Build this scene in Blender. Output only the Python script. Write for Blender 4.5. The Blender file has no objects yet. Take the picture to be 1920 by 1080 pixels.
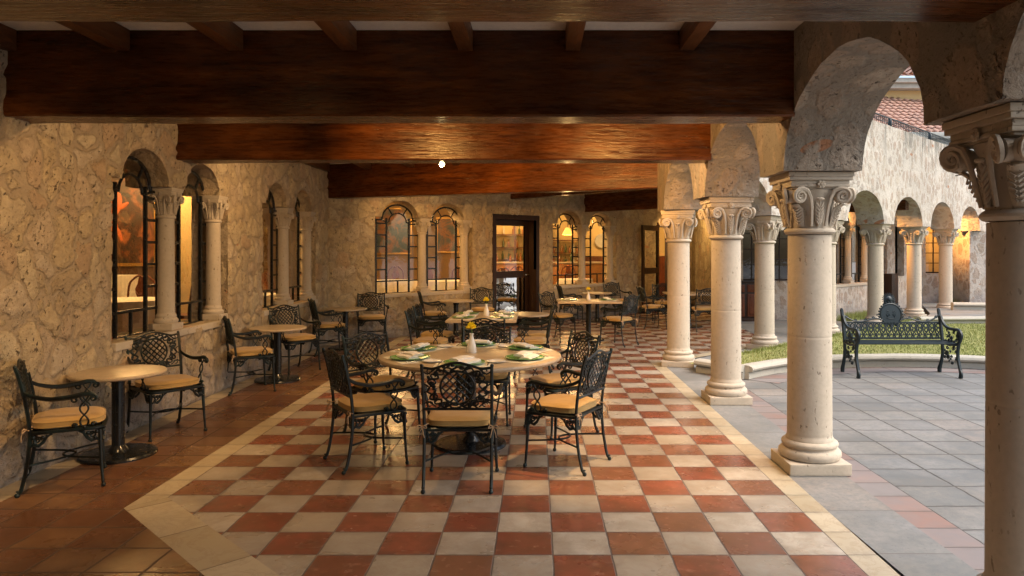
import bpy, bmesh, math, random
from mathutils import Vector, Matrix, noise
R=math.radians; PI=math.pi; S2=math.sqrt(2)
sc=bpy.context.scene; C=sc.collection
random.seed(7)
# ---------------- camera ----------------
HC=1.676; F=1352.0; PX=1006.0; PY=471.0
cam=bpy.data.cameras.new('camera'); camo=bpy.data.objects.new('camera',cam); C.objects.link(camo)
cam.sensor_width=36; cam.lens=F/1920*36; cam.shift_x=-(PX-960)/1920; cam.shift_y=-(540-PY)/1920
cam.clip_start=.05; cam.clip_end=600
camo.location=(0,0,HC); camo.rotation_euler=(R(90),0,0); sc.camera=camo
# ---------------- world, sun, exposure ----------------
SUN_EL,SUN_ROT=52,112
w=bpy.data.worlds.new("World"); sc.world=w; w.use_nodes=True
nt=w.node_tree; bg=nt.nodes['Background']; sky=nt.nodes.new('ShaderNodeTexSky'); sky.sky_type='NISHITA'
sky.sun_disc=False; sky.sun_elevation=R(SUN_EL); sky.sun_rotation=R(SUN_ROT); sky.dust_density=4; sky.ozone_density=1.2; sky.air_density=1.3
nt.links.new(sky.outputs[0],bg.inputs[0]); bg.inputs[1].default_value=.15
sl=bpy.data.lights.new('sun','SUN'); sl.energy=1.2; sl.angle=R(45); sl.color=(1,.93,.83)
so=bpy.data.objects.new('sun',sl); C.objects.link(so)
d=Vector((math.sin(R(SUN_ROT))*math.cos(R(SUN_EL)),math.cos(R(SUN_ROT))*math.cos(R(SUN_EL)),math.sin(R(SUN_EL))))
so.rotation_euler=d.to_track_quat('Z','Y').to_euler(); so.location=(20,-10,20)
sc.view_settings.view_transform='Standard'; sc.view_settings.look='None'; sc.view_settings.exposure=1.03; sc.view_settings.gamma=1
# ---------------- mesh builder ----------------
class MB:
    def __init__(s): s.v=[]; s.f=[]; s.mi=[]; s.m=0
    def add(s,vs,fs):
        o=len(s.v); s.v+=[tuple(v) for v in vs]; s.f+=[tuple(i+o for i in f) for f in fs]; s.mi+=[s.m]*len(fs); return s
    def box(s,x0,y0,z0,x1,y1,z1,M=None):
        vs=[(x,y,z) for z in (z0,z1) for y in (y0,y1) for x in (x0,x1)]
        if M: vs=[M@Vector(v) for v in vs]
        return s.add(vs,[(0,2,3,1),(4,5,7,6),(0,1,5,4),(2,6,7,3),(0,4,6,2),(1,3,7,5)])
    def bbox(s,x0,y0,z0,x1,y1,z1,b=.01,M=None,jit=0):   # box with chamfered edges
        cx,cy,cz=(x0+x1)/2,(y0+y1)/2,(z0+z1)/2; bm=bmesh.new(); bmesh.ops.create_cube(bm,size=1)
        for v in bm.verts: v.co=Vector((cx+v.co.x*(x1-x0),cy+v.co.y*(y1-y0),cz+v.co.z*(z1-z0)))
        bmesh.ops.bevel(bm,geom=bm.edges[:],offset=b,segments=2,affect='EDGES',profile=.6)
        if jit:
            bmesh.ops.subdivide_edges(bm,edges=[e for e in bm.edges if e.calc_length()>jit*10],cuts=5,use_grid_fill=True)
            for v in bm.verts: v.co+=noise.noise_vector(v.co*9)*jit
        bm.verts.index_update()
        vs=[(M@v.co if M else v.co.copy()) for v in bm.verts]; fs=[[v.index for v in f.verts] for f in bm.faces]
        bm.free(); return s.add(vs,fs)
    def tube(s,pts,r,n=6,flat=1,cap=True,closed=False,up=None):
        pts=[Vector(p) for p in pts]; N=len(pts)
        rs=r if isinstance(r,(list,tuple)) else [r]*N
        vs=[];pu=None
        for i,p in enumerate(pts):
            a=pts[(i-1)%N] if (closed or i>0) else p; b=pts[(i+1)%N] if (closed or i<N-1) else p
            t=(b-a).normalized() if (b-a).length>1e-9 else Vector((0,0,1))
            if up is not None: u=Vector(up)
            elif pu is None: u=Vector((0,0,1)) if abs(t.z)<.9 else Vector((1,0,0))
            else: u=pu
            u=(u-t*u.dot(t)); u=u.normalized() if u.length>1e-6 else t.orthogonal().normalized()
            pu=u; w_=t.cross(u)
            for k in range(n):
                an=2*PI*k/n; vs.append(p+(u*math.cos(an)*flat+w_*math.sin(an))*rs[i])
        fs=[]
        for i in range(N if closed else N-1):
            for k in range(n):
                a=i*n+k;b=i*n+(k+1)%n;j=((i+1)%N)*n; fs.append((a,b,j+(k+1)%n,j+k))
        if cap and not closed: fs.append(tuple(range(n))[::-1]); fs.append(tuple((N-1)*n+k for k in range(n)))
        return s.add(vs,fs)
    def lathe(s,prof,n=24,c=(0,0,0),M=None,cap=True):
        vs=[];fs=[];m=len(prof)
        for (r,z) in prof:
            for k in range(n):
                a=2*PI*k/n; v=Vector((c[0]+r*math.cos(a),c[1]+r*math.sin(a),c[2]+z)); vs.append(M@v if M else v)
        for i in range(m-1):
            for k in range(n): fs.append((i*n+k,i*n+(k+1)%n,(i+1)*n+(k+1)%n,(i+1)*n+k))
        if cap: fs.append(tuple(range(n))[::-1]); fs.append(tuple((m-1)*n+k for k in range(n)))
        return s.add(vs,fs)
    def ball(s,c,r,sx=1,sy=1,sz=1,n=8,m=5,M=None):
        vs=[];fs=[]
        for i in range(m+1):
            th=PI*i/m
            for k in range(n):
                a=2*PI*k/n; v=Vector((math.sin(th)*math.cos(a)*r*sx,math.sin(th)*math.sin(a)*r*sy,math.cos(th)*r*sz))
                if M: v=M@v
                vs.append(v+Vector(c))
        for i in range(m):
            for k in range(n): fs.append((i*n+k,(i+1)*n+k,(i+1)*n+(k+1)%n,i*n+(k+1)%n))
        return s.add(vs,fs)
    def poly(s,pts,z): return s.add([(p[0],p[1],z) for p in pts],[tuple(range(len(pts)))])
    def prism(s,pts,z0,z1,M=None):
        n=len(pts); vs=[Vector((p[0],p[1],z)) for z in (z0,z1) for p in pts]
        if M: vs=[M@v for v in vs]
        return s.add(vs,[tuple(range(n))[::-1],tuple(range(n,2*n))]+[(i,(i+1)%n,n+(i+1)%n,n+i) for i in range(n)])
    def xf(s,M,i0=0):
        for i in range(i0,len(s.v)): s.v[i]=tuple(M@Vector(s.v[i]))
        return s
    def mesh(s,name,mats,smooth=True,merge=True):
        me=bpy.data.meshes.new(name); me.from_pydata(s.v,[],s.f)
        for m in (mats if isinstance(mats,(list,tuple)) else [mats]): me.materials.append(m)
        for p,i in zip(me.polygons,s.mi): p.material_index=i
        bm=bmesh.new(); bm.from_mesh(me)
        if merge: bmesh.ops.remove_doubles(bm,verts=bm.verts,dist=1e-5)
        bmesh.ops.recalc_face_normals(bm,faces=bm.faces)
        for f in bm.faces: f.smooth=smooth
        if smooth:
            for e in bm.edges:
                if len(e.link_faces)==2 and e.calc_face_angle(0)>R(38): e.smooth=False
        bm.to_mesh(me); bm.free(); return me
def link(name,me,parent=None,loc=None,rotz=0):
    o=bpy.data.objects.new(name,me); C.objects.link(o)
    if parent: o.parent=parent
    if loc: o.location=loc
    if rotz: o.rotation_euler=(0,0,rotz)
    return o
def tag(o,label=None,cat=None,group=None,kind=None):
    for k,v in (('label',label),('category',cat),('group',group),('kind',kind)):
        if v: o[k]=v
    return o
def obj(name,mb,mat,parent=None,label=None,cat=None,group=None,kind=None,loc=None,rotz=0,smooth=True):
    return tag(link(name,mb.mesh(name,mat,smooth),parent,loc,rotz),label,cat,group,kind)
def thing(name,label,cat,loc=(0,0,0),rotz=0,group=None):
    o=bpy.data.objects.new(name,None); C.objects.link(o); o.location=loc; o.rotation_euler=(0,0,rotz); o.empty_display_size=.2
    return tag(o,label,cat,group)
def copy_tree(o,loc=None,rotz=None,label=None,group=None,scale=None,parent=None):
    c=o.copy(); C.objects.link(c); c.parent=parent
    if loc is not None: c.location=loc
    if rotz is not None: c.rotation_euler=(0,0,rotz)
    if label: c['label']=label
    if group: c['group']=group
    if scale: c.scale=scale
    for ch in list(o.children): copy_tree(ch,parent=c)
    return c
# ---------------- materials ----------------
class NT:
    def __init__(s,name):
        s.m=bpy.data.materials.new(name); s.m.use_nodes=True; s.t=s.m.node_tree; s.b=s.t.nodes['Principled BSDF']
        g=s.t.nodes.new('ShaderNodeNewGeometry'); s.pos=g.outputs['Position']
    def n(s,ty,ins={},**pr):
        n=s.t.nodes.new('ShaderNode'+ty)
        for k,v in pr.items(): setattr(n,k,v)
        for k,v in ins.items():
            if hasattr(v,'node'): s.t.links.new(v,n.inputs[k])
            else: n.inputs[k].default_value=v
        return n
    def obj(s): return s.n('TexCoord').outputs['Object']
    def math(s,op,a,b=0,c=None):
        ins={0:a,1:b}
        if c is not None: ins[2]=c
        return s.n('Math',ins,operation=op).outputs[0]
    def mix(s,f,a,b,bt='MIX'):
        n=s.n('Mix',data_type='RGBA',blend_type=bt)
        for k,v in ((0,f),(6,a),(7,b)):
            if hasattr(v,'node'): s.t.links.new(v,n.inputs[k])
            else: n.inputs[k].default_value=v if k==0 else (tuple(v)+(1,) if len(v)==3 else v)
        return n.outputs[2]
    def ramp(s,f,st,interp='LINEAR'):
        n=s.n('ValToRGB',{0:f}); e=n.color_ramp; e.interpolation=interp
        while len(e.elements)<len(st): e.elements.new(.5)
        for el,(p,c) in zip(e.elements,st):
            el.position=p; el.color=(c,c,c,1) if isinstance(c,(int,float)) else tuple(c)+(1,)
        return n.outputs[0]
    def noise(s,sc,det=4,rough=.55,vec=None,dist=0):
        return s.n('TexNoise',{'Vector':vec or s.pos,'Scale':sc,'Detail':det,'Roughness':rough,'Distortion':dist}).outputs[0]
    def scale(s,v,k): return s.n('Mapping',{'Vector':v,'Scale':k}).outputs[0]
    def rot(s,v,r): return s.n('Mapping',{'Vector':v,'Rotation':r}).outputs[0]
    def bump(s,h,st=.3,d=.01,nrm=None):
        ins={'Height':h,'Strength':st,'Distance':d}
        if nrm: ins['Normal']=nrm
        return s.n('Bump',ins).outputs[0]
    def out(s,col,rough=.6,bump=None,**kw):
        def st(k,v):
            if hasattr(v,'node'): s.t.links.new(v,s.b.inputs[k])
            else: s.b.inputs[k].default_value=(tuple(v)+(1,)) if isinstance(v,tuple) and len(v)==3 else v
        st('Base Color',col); st('Roughness',rough)
        if bump: st('Normal',bump)
        for k,v in kw.items(): st(k.replace('_',' '),v)
        return s.m
def plain(name,col,rough=.5,metal=0,nz=.15,sc=40,**kw):
    t=NT(name); n=t.noise(sc,3,vec=t.obj())
    c=t.mix(n,tuple(x*(1-nz) for x in col),tuple(min(1,x*(1+nz)) for x in col))
    return t.out(c,rough,t.bump(n,.12,.002),Metallic=metal,**kw)
def emis(name,col,st):
    t=NT(name); t.out(col,.5); t.b.inputs['Emission Color'].default_value=tuple(col)+(1,); t.b.inputs['Emission Strength'].default_value=st; return t.m
def rubble(name,size,stones,mortar,edge=(.05,.13),pits=1,bricks=.05,streak=False,dirt=True,bumpd=.03,bright=1,rounded=.3,attr=False):
    t=NT(name); dn=t.n('TexNoise',{'Vector':t.pos,'Scale':2.2,'Detail':3}).outputs[1]
    v=t.n('VectorMath',{0:dn,1:(.5,.5,.5)},operation='SUBTRACT').outputs[0]
    v=t.n('VectorMath',{0:v,'Scale':.30},operation='SCALE').outputs[0]
    dn2=t.n('TexNoise',{'Vector':t.pos,'Scale':11,'Detail':3}).outputs[1]; dn2=t.n('VectorMath',{0:t.n('VectorMath',{0:dn2,1:(.5,.5,.5)},operation='SUBTRACT').outputs[0],'Scale':.09},operation='SCALE').outputs[0]; v=t.n('VectorMath',{0:v,1:dn2},operation='ADD').outputs[0]
    v=t.n('VectorMath',{0:v,1:t.scale(t.pos,(1,1,.72))},operation='ADD').outputs[0]
    v1=t.n('TexVoronoi',{'Vector':v,'Scale':1/size,'Randomness':1.0},feature='F1')
    v2=t.n('TexVoronoi',{'Vector':v,'Scale':1/size,'Randomness':1.0},feature='DISTANCE_TO_EDGE')
    rnd=t.n('SeparateColor',{0:v1.outputs['Color']})
    fine=t.noise(14,6,.65); med=t.noise(5,5,.6)
    hf=t.noise(30,4,.7)
    e=t.math('ADD',v2.outputs['Distance'],t.math('MULTIPLY',t.math('SUBTRACT',med,.5),.22)); e=t.math('ADD',e,t.math('MULTIPLY',t.math('SUBTRACT',hf,.5),.10))
    e=t.math('ADD',e,t.math('MULTIPLY',t.math('SUBTRACT',.42,v1.outputs['Distance']),rounded))
    thr=t.math('MULTIPLY_ADD',rnd.outputs[1],.10,edge[0]-.05)
    if attr:
        at=t.n('SeparateColor',{0:t.n('Attribute',attribute_name='stone').outputs[0]}).outputs
        e=t.math('ADD',at[0],t.math('MULTIPLY',t.math('SUBTRACT',hf,.5),.22)); e=t.math('ADD',e,t.math('MULTIPLY',t.math('SUBTRACT',fine,.5),.16)); thr=.22
    if attr: edge=(0,.16)
    mask=t.ramp(t.math('MULTIPLY',t.math('SUBTRACT',e,thr),1/(edge[1]-edge[0])),[(0,0),(.9,1)])
    st=t.ramp(at[1] if attr else rnd.outputs[0],[(i/(len(stones)-1)*.96,c) for i,c in enumerate(stones)])
    st=t.mix(t.ramp(fine,[(.3,.0),(.7,1)]),t.mix(.5,st,(0,0,0),'MIX') if False else t.mix(.42,st,(.12,.08,.045)),st)
    # thin brick shims set in the mortar
    bvec=t.rot(t.pos,(.3,.2,.4)); bs=t.n('TexVoronoi',{'Vector':t.scale(bvec,(1.3,1.3,4.2)),'Scale':2.1,'Randomness':1.0},feature='F1')
    bm_=t.math('LESS_THAN',t.n('SeparateColor',{0:bs.outputs['Color']}).outputs[2],bricks)
    bm_=t.math('MULTIPLY',bm_,t.math('LESS_THAN',bs.outputs['Distance'],.36))
    if attr: bm_=t.ramp(t.math('ADD',at[2],t.math('MULTIPLY',t.math('SUBTRACT',hf,.5),.5)),[(.35,0),(.55,.85)])
    mo=t.mix(fine,tuple(x*.8 for x in mortar),tuple(x*1.15 for x in mortar))
    mo=t.mix(bm_,mo,(.42,.19,.09))
    col=t.mix(mask,mo,st)
    pn=t.noise(26,3,.6,vec=t.scale(t.rot(t.pos,(.5,.3,.2)),(1,1,.55))); pit=t.ramp(pn,[(.63,0),(.69,1)])
    pit=t.math('MULTIPLY',pit,t.math('MULTIPLY_ADD',mask,.75*pits,.2*pits))
    col=t.mix(t.math('MULTIPLY',pit,.9),col,(.07,.042,.022))
    pn2=t.noise(62,3,.6,vec=t.scale(t.rot(t.pos,(.9,.3,.2)),(1,1,.45))); pit2=t.math('MULTIPLY',t.ramp(pn2,[(.60,0),(.66,1)]),t.ramp(t.noise(6,2),[(.42,.1),(.6,.8)])); col=t.mix(t.math('MULTIPLY',pit2,.85*pits),col,(.10,.065,.035)); pit=t.math('ADD',pit,t.math('MULTIPLY',pit2,.5))
    big=t.noise(.9,3); col=t.mix(t.ramp(big,[(.35,.28),(.65,0)]),col,(.19,.16,.13))
    z=t.n('SeparateXYZ',{0:t.pos}).outputs[2]
    if dirt:
        dz=t.math('ADD',t.math('MULTIPLY',z,-1.9),t.math('MULTIPLY_ADD',med,2.4,.0)); dm=t.ramp(dz,[(.25,0),(.95,.8)])
        col=t.mix(dm,col,t.mix(fine,(.17,.15,.14),(.44,.40,.38)))
    if streak:
        sn=t.noise(3.2,4,.6,vec=t.scale(t.pos,(1.6,1.6,.25))); sm=t.math('MULTIPLY',t.ramp(sn,[(.48,0),(.62,1)]),t.ramp(t.math('SUBTRACT',z,3.5),[(.0,0),(1,.85)]))
        col=t.mix(sm,col,(.10,.10,.085))
    if bright!=1: col=t.mix(1,col,(bright,)*3,'MULTIPLY')
    h=t.math('ADD',t.math('MULTIPLY',mask,.32),t.math('MULTIPLY',fine,1.0)); h=t.math('ADD',h,t.math('MULTIPLY',hf,.35)); h=t.math('SUBTRACT',h,t.math('MULTIPLY',pit,.9))
    return t.out(col,.9,t.bump(h,.95,bumpd))
cream=[(.54,.42,.25),(.60,.48,.30),(.46,.35,.21),(.64,.53,.35),(.50,.35,.21),(.56,.46,.33)]
M={}
M['rubble']=rubble('rubble_stone',.225,cream,(.335,.262,.17),edge=(-.01,.10),bumpd=.035,rounded=.18)
M['rubble_skin']=rubble('rubble_stone_relief',.225,cream,(.40,.315,.21),attr=True,bumpd=.03)
M['arcade']=rubble('arcade_rubble',.27,[(.42,.35,.27),(.50,.42,.33),(.34,.28,.22),(.46,.36,.27)],(.27,.235,.19),edge=(.02,.18),bricks=.02,dirt=False,bumpd=.035,rounded=.4)
M['court']=rubble('courtyard_stone',.19,[(.50,.44,.36),(.46,.37,.30),(.56,.51,.43),(.49,.40,.33),(.44,.40,.35)],(.53,.49,.43),edge=(-.03,.22),bricks=.02,streak=True,dirt=False,bumpd=.02,rounded=.8)
M['courtlow']=rubble('courtyard_low_wall_stone',.22,[(.52,.44,.35),(.46,.36,.29),(.58,.50,.42)],(.54,.48,.42),bricks=.03,bumpd=.02,rounded=.5)
def carved(name,c,pitty=1):
    t=NT(name); o=t.pos; n=t.noise(3,4); f=t.noise(30,4,.6)
    col=t.mix(n,tuple(x*.86 for x in c),tuple(x*1.1 for x in c)); col=t.mix(t.ramp(f,[(.3,.25),(.6,0)]),col,tuple(x*.6 for x in c))
    pn=t.noise(38,2,.5,vec=t.scale(o,(1,1,.5))); pit=t.ramp(pn,[(.66,0),(.70,1)]); pm=t.ramp(t.noise(4,2),[(.4,.1),(.6,1)])
    pit=t.math('MULTIPLY',pit,pm); col=t.mix(t.math('MULTIPLY',pit,.8*pitty),col,(.10,.07,.045))
    h=t.math('SUBTRACT',t.math('MULTIPLY',f,.35),pit)
    return t.out(col,.85,t.bump(h,.6,.008))
M['column']=carved('carved_column_stone',(.50,.43,.34),.75); M['curb']=carved('curb_stone',(.44,.415,.35),.6)
def wood(name,a,b,rough=.32,axis=(1,.12,1),sc=5,coat=.0):
    t=NT(name); v=t.n('TexCoord').outputs['Object']; v=t.scale(v,axis)
    n=t.noise(sc,6,.65,vec=v,dist=.6); n2=t.noise(sc*5,4,.6,vec=v); bl=t.noise(1.1,3,vec=t.pos)
    col=t.mix(t.ramp(n,[(.3,0),(.7,1)]),a,b); col=t.mix(t.ramp(n2,[(.35,.35),(.6,0)]),col,tuple(x*.35 for x in a)); col=t.mix(t.ramp(bl,[(.35,.5),(.62,0)]),col,tuple(x*.5 for x in a))
    rg=t.ramp(n2,[(.3,rough-.06),(.7,rough+.16)])
    ck=t.noise(7,5,.7,vec=t.scale(v,(.5,1.6,1.6)),dist=.8); ck=t.ramp(ck,[(.485,0),(.5,1),(.515,0)]); cm=t.ramp(t.noise(1.7,2),[(.5,0),(.62,1)]); ck=t.math('MULTIPLY',ck,cm); col=t.mix(t.math('MULTIPLY',ck,.6),col,tuple(x*.15 for x in a))
    return t.out(col,rg,t.bump(t.math('SUBTRACT',t.math('ADD',n2,n),t.math('MULTIPLY',ck,.8)),.4,.008),Coat_Weight=coat,Coat_Roughness=.25,Specular_IOR_Level=.28)
M['beam']=wood('varnished_beam_wood',(.028,.006,.0013),(.20,.062,.009),.24,(.25,2.2,2.2),4)
M['joist']=wood('joist_wood',(.09,.032,.01),(.20,.08,.025),.45,(2.2,.25,2.2),4)
M['darkwood']=wood('dark_wood',(.022,.011,.007),(.05,.022,.012),.35,(3,3,.3),4)
M['redwood']=wood('mahogany',(.10,.028,.012),(.22,.07,.03),.3,(3,3,.3),6)
def tiles(name,sx,sy,ox,oy,fn,groutcol,gw=.006,rough=.28,rot=0,bumps=.35,chk=None,dist=.004):
    t=NT(name); p=t.pos
    if rot: p=t.rot(p,(0,0,rot))
    dn=t.n('TexNoise',{'Vector':p,'Scale':7,'Detail':2}).outputs[1]; dn=t.n('VectorMath',{0:dn,1:(.5,.5,.5)},operation='SUBTRACT').outputs[0]
    p2=t.n('VectorMath',{0:t.n('VectorMath',{0:dn,'Scale':dist*2},operation='SCALE').outputs[0],1:p},operation='ADD').outputs[0]
    s=t.n('SeparateXYZ',{0:p2}); gx=t.math('MULTIPLY',t.math('SUBTRACT',s.outputs[0],ox),1/sx); gy=t.math('MULTIPLY',t.math('SUBTRACT',s.outputs[1],oy),1/sy)
    ix=t.math('FLOOR',gx); iy=t.math('FLOOR',gy)
    cell=t.n('TexWhiteNoise',{'Vector':t.n('CombineXYZ',{0:ix,1:iy}).outputs[0]},noise_dimensions='3D')
    r=t.n('SeparateColor',{0:cell.outputs[1]}).outputs
    fx=t.math('MULTIPLY',t.math('PINGPONG',gx,.5),sx); fy=t.math('MULTIPLY',t.math('PINGPONG',gy,.5),sy)
    e=t.math('MINIMUM',fx,fy); gr=t.ramp(t.math('MULTIPLY',e,1/gw/3),[(.25,0),(.42,1)])
    par=t.math('MODULO',t.math('ABSOLUTE',t.math('ADD',ix,iy)),2)
    off=t.n('VectorMath',{0:cell.outputs[1],'Scale':30},operation='SCALE').outputs[0]; vec=t.n('VectorMath',{0:p,1:off},operation='ADD').outputs[0]
    col,rr=fn(t,par,r,vec)
    dirt=t.noise(2.1,4); edge=t.ramp(t.math('MULTIPLY',e,1/.06),[(0,.8),(1,0)])
    col=t.mix(t.math('MULTIPLY',edge,t.ramp(t.noise(9,3),[(.4,0),(.7,1)])),col,t.mix(.6,col,groutcol)); 
    col=t.mix(gr,groutcol,col)
    wob=t.noise(3.5,2,vec=vec); h=t.math('ADD',t.math('MULTIPLY',gr,.5),t.math('MULTIPLY',wob,bumps)); h=t.math('ADD',h,t.math('MULTIPLY',t.noise(40,3,vec=vec),.05))
    rgh=t.math('ADD',rr,t.math('MULTIPLY',t.math('SUBTRACT',1,gr),.4)); rgh=t.math('ADD',rgh,t.ramp(dirt,[(.35,.0),(.7,.14)]))
    # slightly different tilt for every hand laid tile
    tl=t.math('ADD',t.math('MULTIPLY',t.math('SUBTRACT',r[0],.5),t.math('MULTIPLY',t.math('FRACT',gx),.35)),t.math('MULTIPLY',t.math('SUBTRACT',r[1],.5),t.math('MULTIPLY',t.math('FRACT',gy),.35)))
    h=t.math('ADD',h,tl); h=t.math('ADD',h,t.math('MULTIPLY',t.noise(16,3,vec=vec),.10))
    return t.out(col,rgh,t.bump(h,.6,.013))
def f_check(t,par,r,vec):
    n=t.noise(6,5,.6,vec=vec); vein=t.ramp(t.noise(5,6,.7,vec=vec,dist=1.2),[(.44,0),(.49,1),(.54,0)])
    red=t.ramp(r[2],[(0,(.20,.052,.032)),(.35,(.28,.070,.042)),(.7,(.34,.095,.058)),(1,(.36,.15,.10))]); red=t.mix(t.ramp(n,[(.32,.85),(.72,0)]),red,(.11,.045,.025)); red=t.mix(t.math('MULTIPLY',t.ramp(r[1],[(.6,0),(.9,.7)]),.8),red,(.17,.085,.04)); red=t.mix(t.ramp(t.noise(.8,3),[(.4,.35),(.65,0)]),red,(.20,.09,.05)); red=t.mix(t.ramp(t.noise(18,4,vec=vec),[(.6,0),(.75,.4)]),red,(.5,.26,.17))
    wh=t.ramp(r[2],[(0,(.34,.305,.26)),(.3,(.42,.375,.32)),(.7,(.48,.43,.36)),(1,(.55,.50,.43))]); wh=t.mix(t.ramp(t.noise(.8,3),[(.4,.35),(.65,0)]),wh,(.30,.25,.19)); wh=t.mix(t.ramp(n,[(.35,.55),(.66,0)]),wh,(.25,.20,.145)); wh=t.mix(t.math('MULTIPLY',t.ramp(r[1],[(.6,0),(.9,.7)]),.8),wh,(.33,.27,.19)); wh=t.mix(t.math('MULTIPLY',vein,.35),wh,(.28,.19,.13))
    return t.mix(par,wh,red), t.math('MULTIPLY_ADD',par,-.06,.25)
def f_cream(t,par,r,vec):
    n=t.noise(6,5,.6,vec=vec); vein=t.ramp(t.noise(4,6,.7,vec=vec,dist=1.2),[(.45,0),(.49,1),(.53,0)])
    wh=t.mix(r[2],(.38,.32,.22),(.50,.43,.31)); wh=t.mix(t.ramp(n,[(.35,.35),(.6,0)]),wh,(.38,.29,.17)); return t.mix(t.math('MULTIPLY',vein,.4),wh,(.28,.19,.11)), t.math('MULTIPLY_ADD',r[0],.15,.24)
def f_terra(t,par,r,vec):
    n=t.noise(4,5,.6,vec=vec); c=t.ramp(r[2],[(0,(.125,.055,.028)),(.5,(.17,.078,.037)),(1,(.22,.12,.055))]); c=t.mix(t.ramp(n,[(.3,.7),(.62,0)]),c,(.085,.036,.018)); return c, t.math('MULTIPLY_ADD',r[0],.12,.17)
def f_grey(t,par,r,vec):
    n=t.noise(5,5,.6,vec=vec); c=t.ramp(r[2],[(0,(.145,.140,.128)),(.45,(.20,.192,.175)),(.8,(.24,.228,.205)),(1,(.265,.225,.19))]); c=t.mix(t.ramp(n,[(.3,.7),(.7,0)]),c,(.125,.135,.14)); c=t.mix(t.ramp(t.noise(1.1,4),[(.45,0),(.65,.5)]),c,(.31,.30,.29)); c=t.mix(t.ramp(t.noise(22,4,.7,vec=vec),[(.35,.5),(.6,0)]),c,(.13,.14,.14))
    c=t.mix(t.ramp(t.noise(60,2,vec=vec),[(.62,0),(.7,.6)]),c,(.12,.12,.12)); return c, t.math('MULTIPLY_ADD',r[0],.2,.55)
def f_pink(t,par,r,vec):
    n=t.noise(4,5,.6,vec=vec); c=t.ramp(r[2],[(0,(.22,.135,.11)),(.4,(.27,.19,.165)),(.7,(.22,.205,.20)),(1,(.26,.155,.125))]); c=t.mix(t.ramp(n,[(.35,.7),(.65,0)]),c,(.20,.18,.175)); return c,t.math('MULTIPLY_ADD',r[0],.2,.45)
T=.325
GR=(.20,.16,.13)
M['check']=tiles('checker_tiles',T,T,.275*T,12.24*T,f_check,(.13,.10,.085),.0045,dist=.005)
M['cream']=tiles('cream_border_tiles',5,T,-10,12.24*T,f_cream,(.16,.13,.10),.0035)
M['creamn']=tiles('cream_border_tiles_near_corner',5,.62,-10,.2,f_cream,(.16,.13,.10),.0035,rot=R(-45))
M['creamd']=tiles('cream_border_tiles_diagonal',5,.5,-10,0,f_cream,(.16,.13,.10),.0035,rot=R(45))
M['terra']=tiles('terracotta_tiles',.312,.308,-2.675,3.76,f_terra,(.085,.05,.032),.007,dist=.008,bumps=.5)
M['grey']=tiles('grey_pavers',.43,.405,2.56,4.35,f_grey,(.085,.08,.075),.008,dist=.012)
M['greystrip']=tiles('long_grey_pavers',5,.67,-10,4.0,f_grey,(.16,.15,.14),.004,dist=.003)
M['pink']=tiles('worn_terracotta_edging',5,.285,-10,4.09,f_pink,(.13,.11,.10),.006,dist=.004)
M['plaster']=plain('white_plaster',(.75,.72,.66),.9)
M['yellowplaster']=plain('ochre_plaster',(.62,.45,.22),.9)
t=NT('patinated_iron'); o_=t.obj(); n1=t.noise(9,4,vec=o_); n2=t.noise(60,3,vec=o_)
M['iron']=t.out(t.mix(t.ramp(n1,[(.45,0),(.68,.8)]),(.004,.006,.0056),(.012,.034,.038)),t.ramp(n2,[(.3,.28),(.7,.5)]),t.bump(n2,.35,.003),Metallic=.15,Specular_IOR_Level=.5)
t=NT('dark_painted_steel'); n2=t.noise(30,3)
M['black']=t.out((.014,.016,.018),t.ramp(n2,[(.3,.15),(.7,.3)]),None,Metallic=.2)
def fabric(name,c):
    t=NT(name); o=t.obj(); n=t.noise(5,4,vec=o,dist=.8); f=t.noise(160,2,vec=o)
    return t.out(t.mix(n,tuple(x*.82 for x in c),tuple(x*1.12 for x in c)),.85,t.bump(t.math('ADD',t.math('MULTIPLY',n,2.5),t.math('MULTIPLY',f,.15)),.4,.012),Sheen_Weight=.2)
M['cushion']=fabric('tan_cushion_cloth',(.42,.265,.085)); M['napkin']=fabric('white_linen',(.80,.78,.74)); M['mat']=fabric('cream_placemat_linen',(.72,.68,.55)); M['cord']=fabric('tan_cord',(.5,.34,.2)); M['cloth']=fabric('white_table_cloth',(.78,.74,.66))
def marble(name,c):
    t=NT(name); o=t.pos; n=t.noise(3.5,5,.6,dist=1); v=t.ramp(t.noise(4,6,.7,dist=1.4),[(.44,0),(.49,1),(.54,0)])
    return t.out(t.mix(t.math('MULTIPLY',v,.35),t.mix(n,tuple(x*.82 for x in c),tuple(x*1.12 for x in c)),tuple(x*.5 for x in c)),.32,None)
M['marble']=marble('travertine_table_top',(.48,.38,.26))
M['green']=plain('green_glazed_plate',(.13,.34,.10),.18); M['china']=plain('white_china',(.78,.77,.74),.12); M['silver']=plain('cutlery_steel',(.62,.6,.57),.2,1)
M['petal']=plain('yellow_petals',(.95,.72,.02),.6); M['stem']=plain('green_stem',(.08,.2,.03),.6)
M['bench']=plain('teal_black_cast_iron',(.005,.015,.020),.42,.1,.3,Specular_IOR_Level=.5)
t=NT('lawn_grass'); n=t.noise(1.4,4); f=t.noise(55,4,.7)
M['grass']=t.out(t.mix(f,t.mix(n,(.15,.18,.035),(.30,.28,.10)),t.mix(n,(.23,.28,.06),(.44,.40,.16))),.9,t.bump(f,1,.03))
t=NT('grass_blades'); M['blade']=t.out(t.mix(t.noise(2,3),(.13,.20,.03),(.38,.37,.12)),.7)
t=NT('window_glass')
gl=t.n('BsdfGlossy',{'Roughness':.02,'Color':(1,1,1,1)}); tr=t.n('BsdfTransparent',{'Color':(.72,.71,.68,1)})
bn=t.bump(t.noise(7,2),.10,.01); t.t.links.new(bn,gl.inputs['Normal'])
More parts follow.
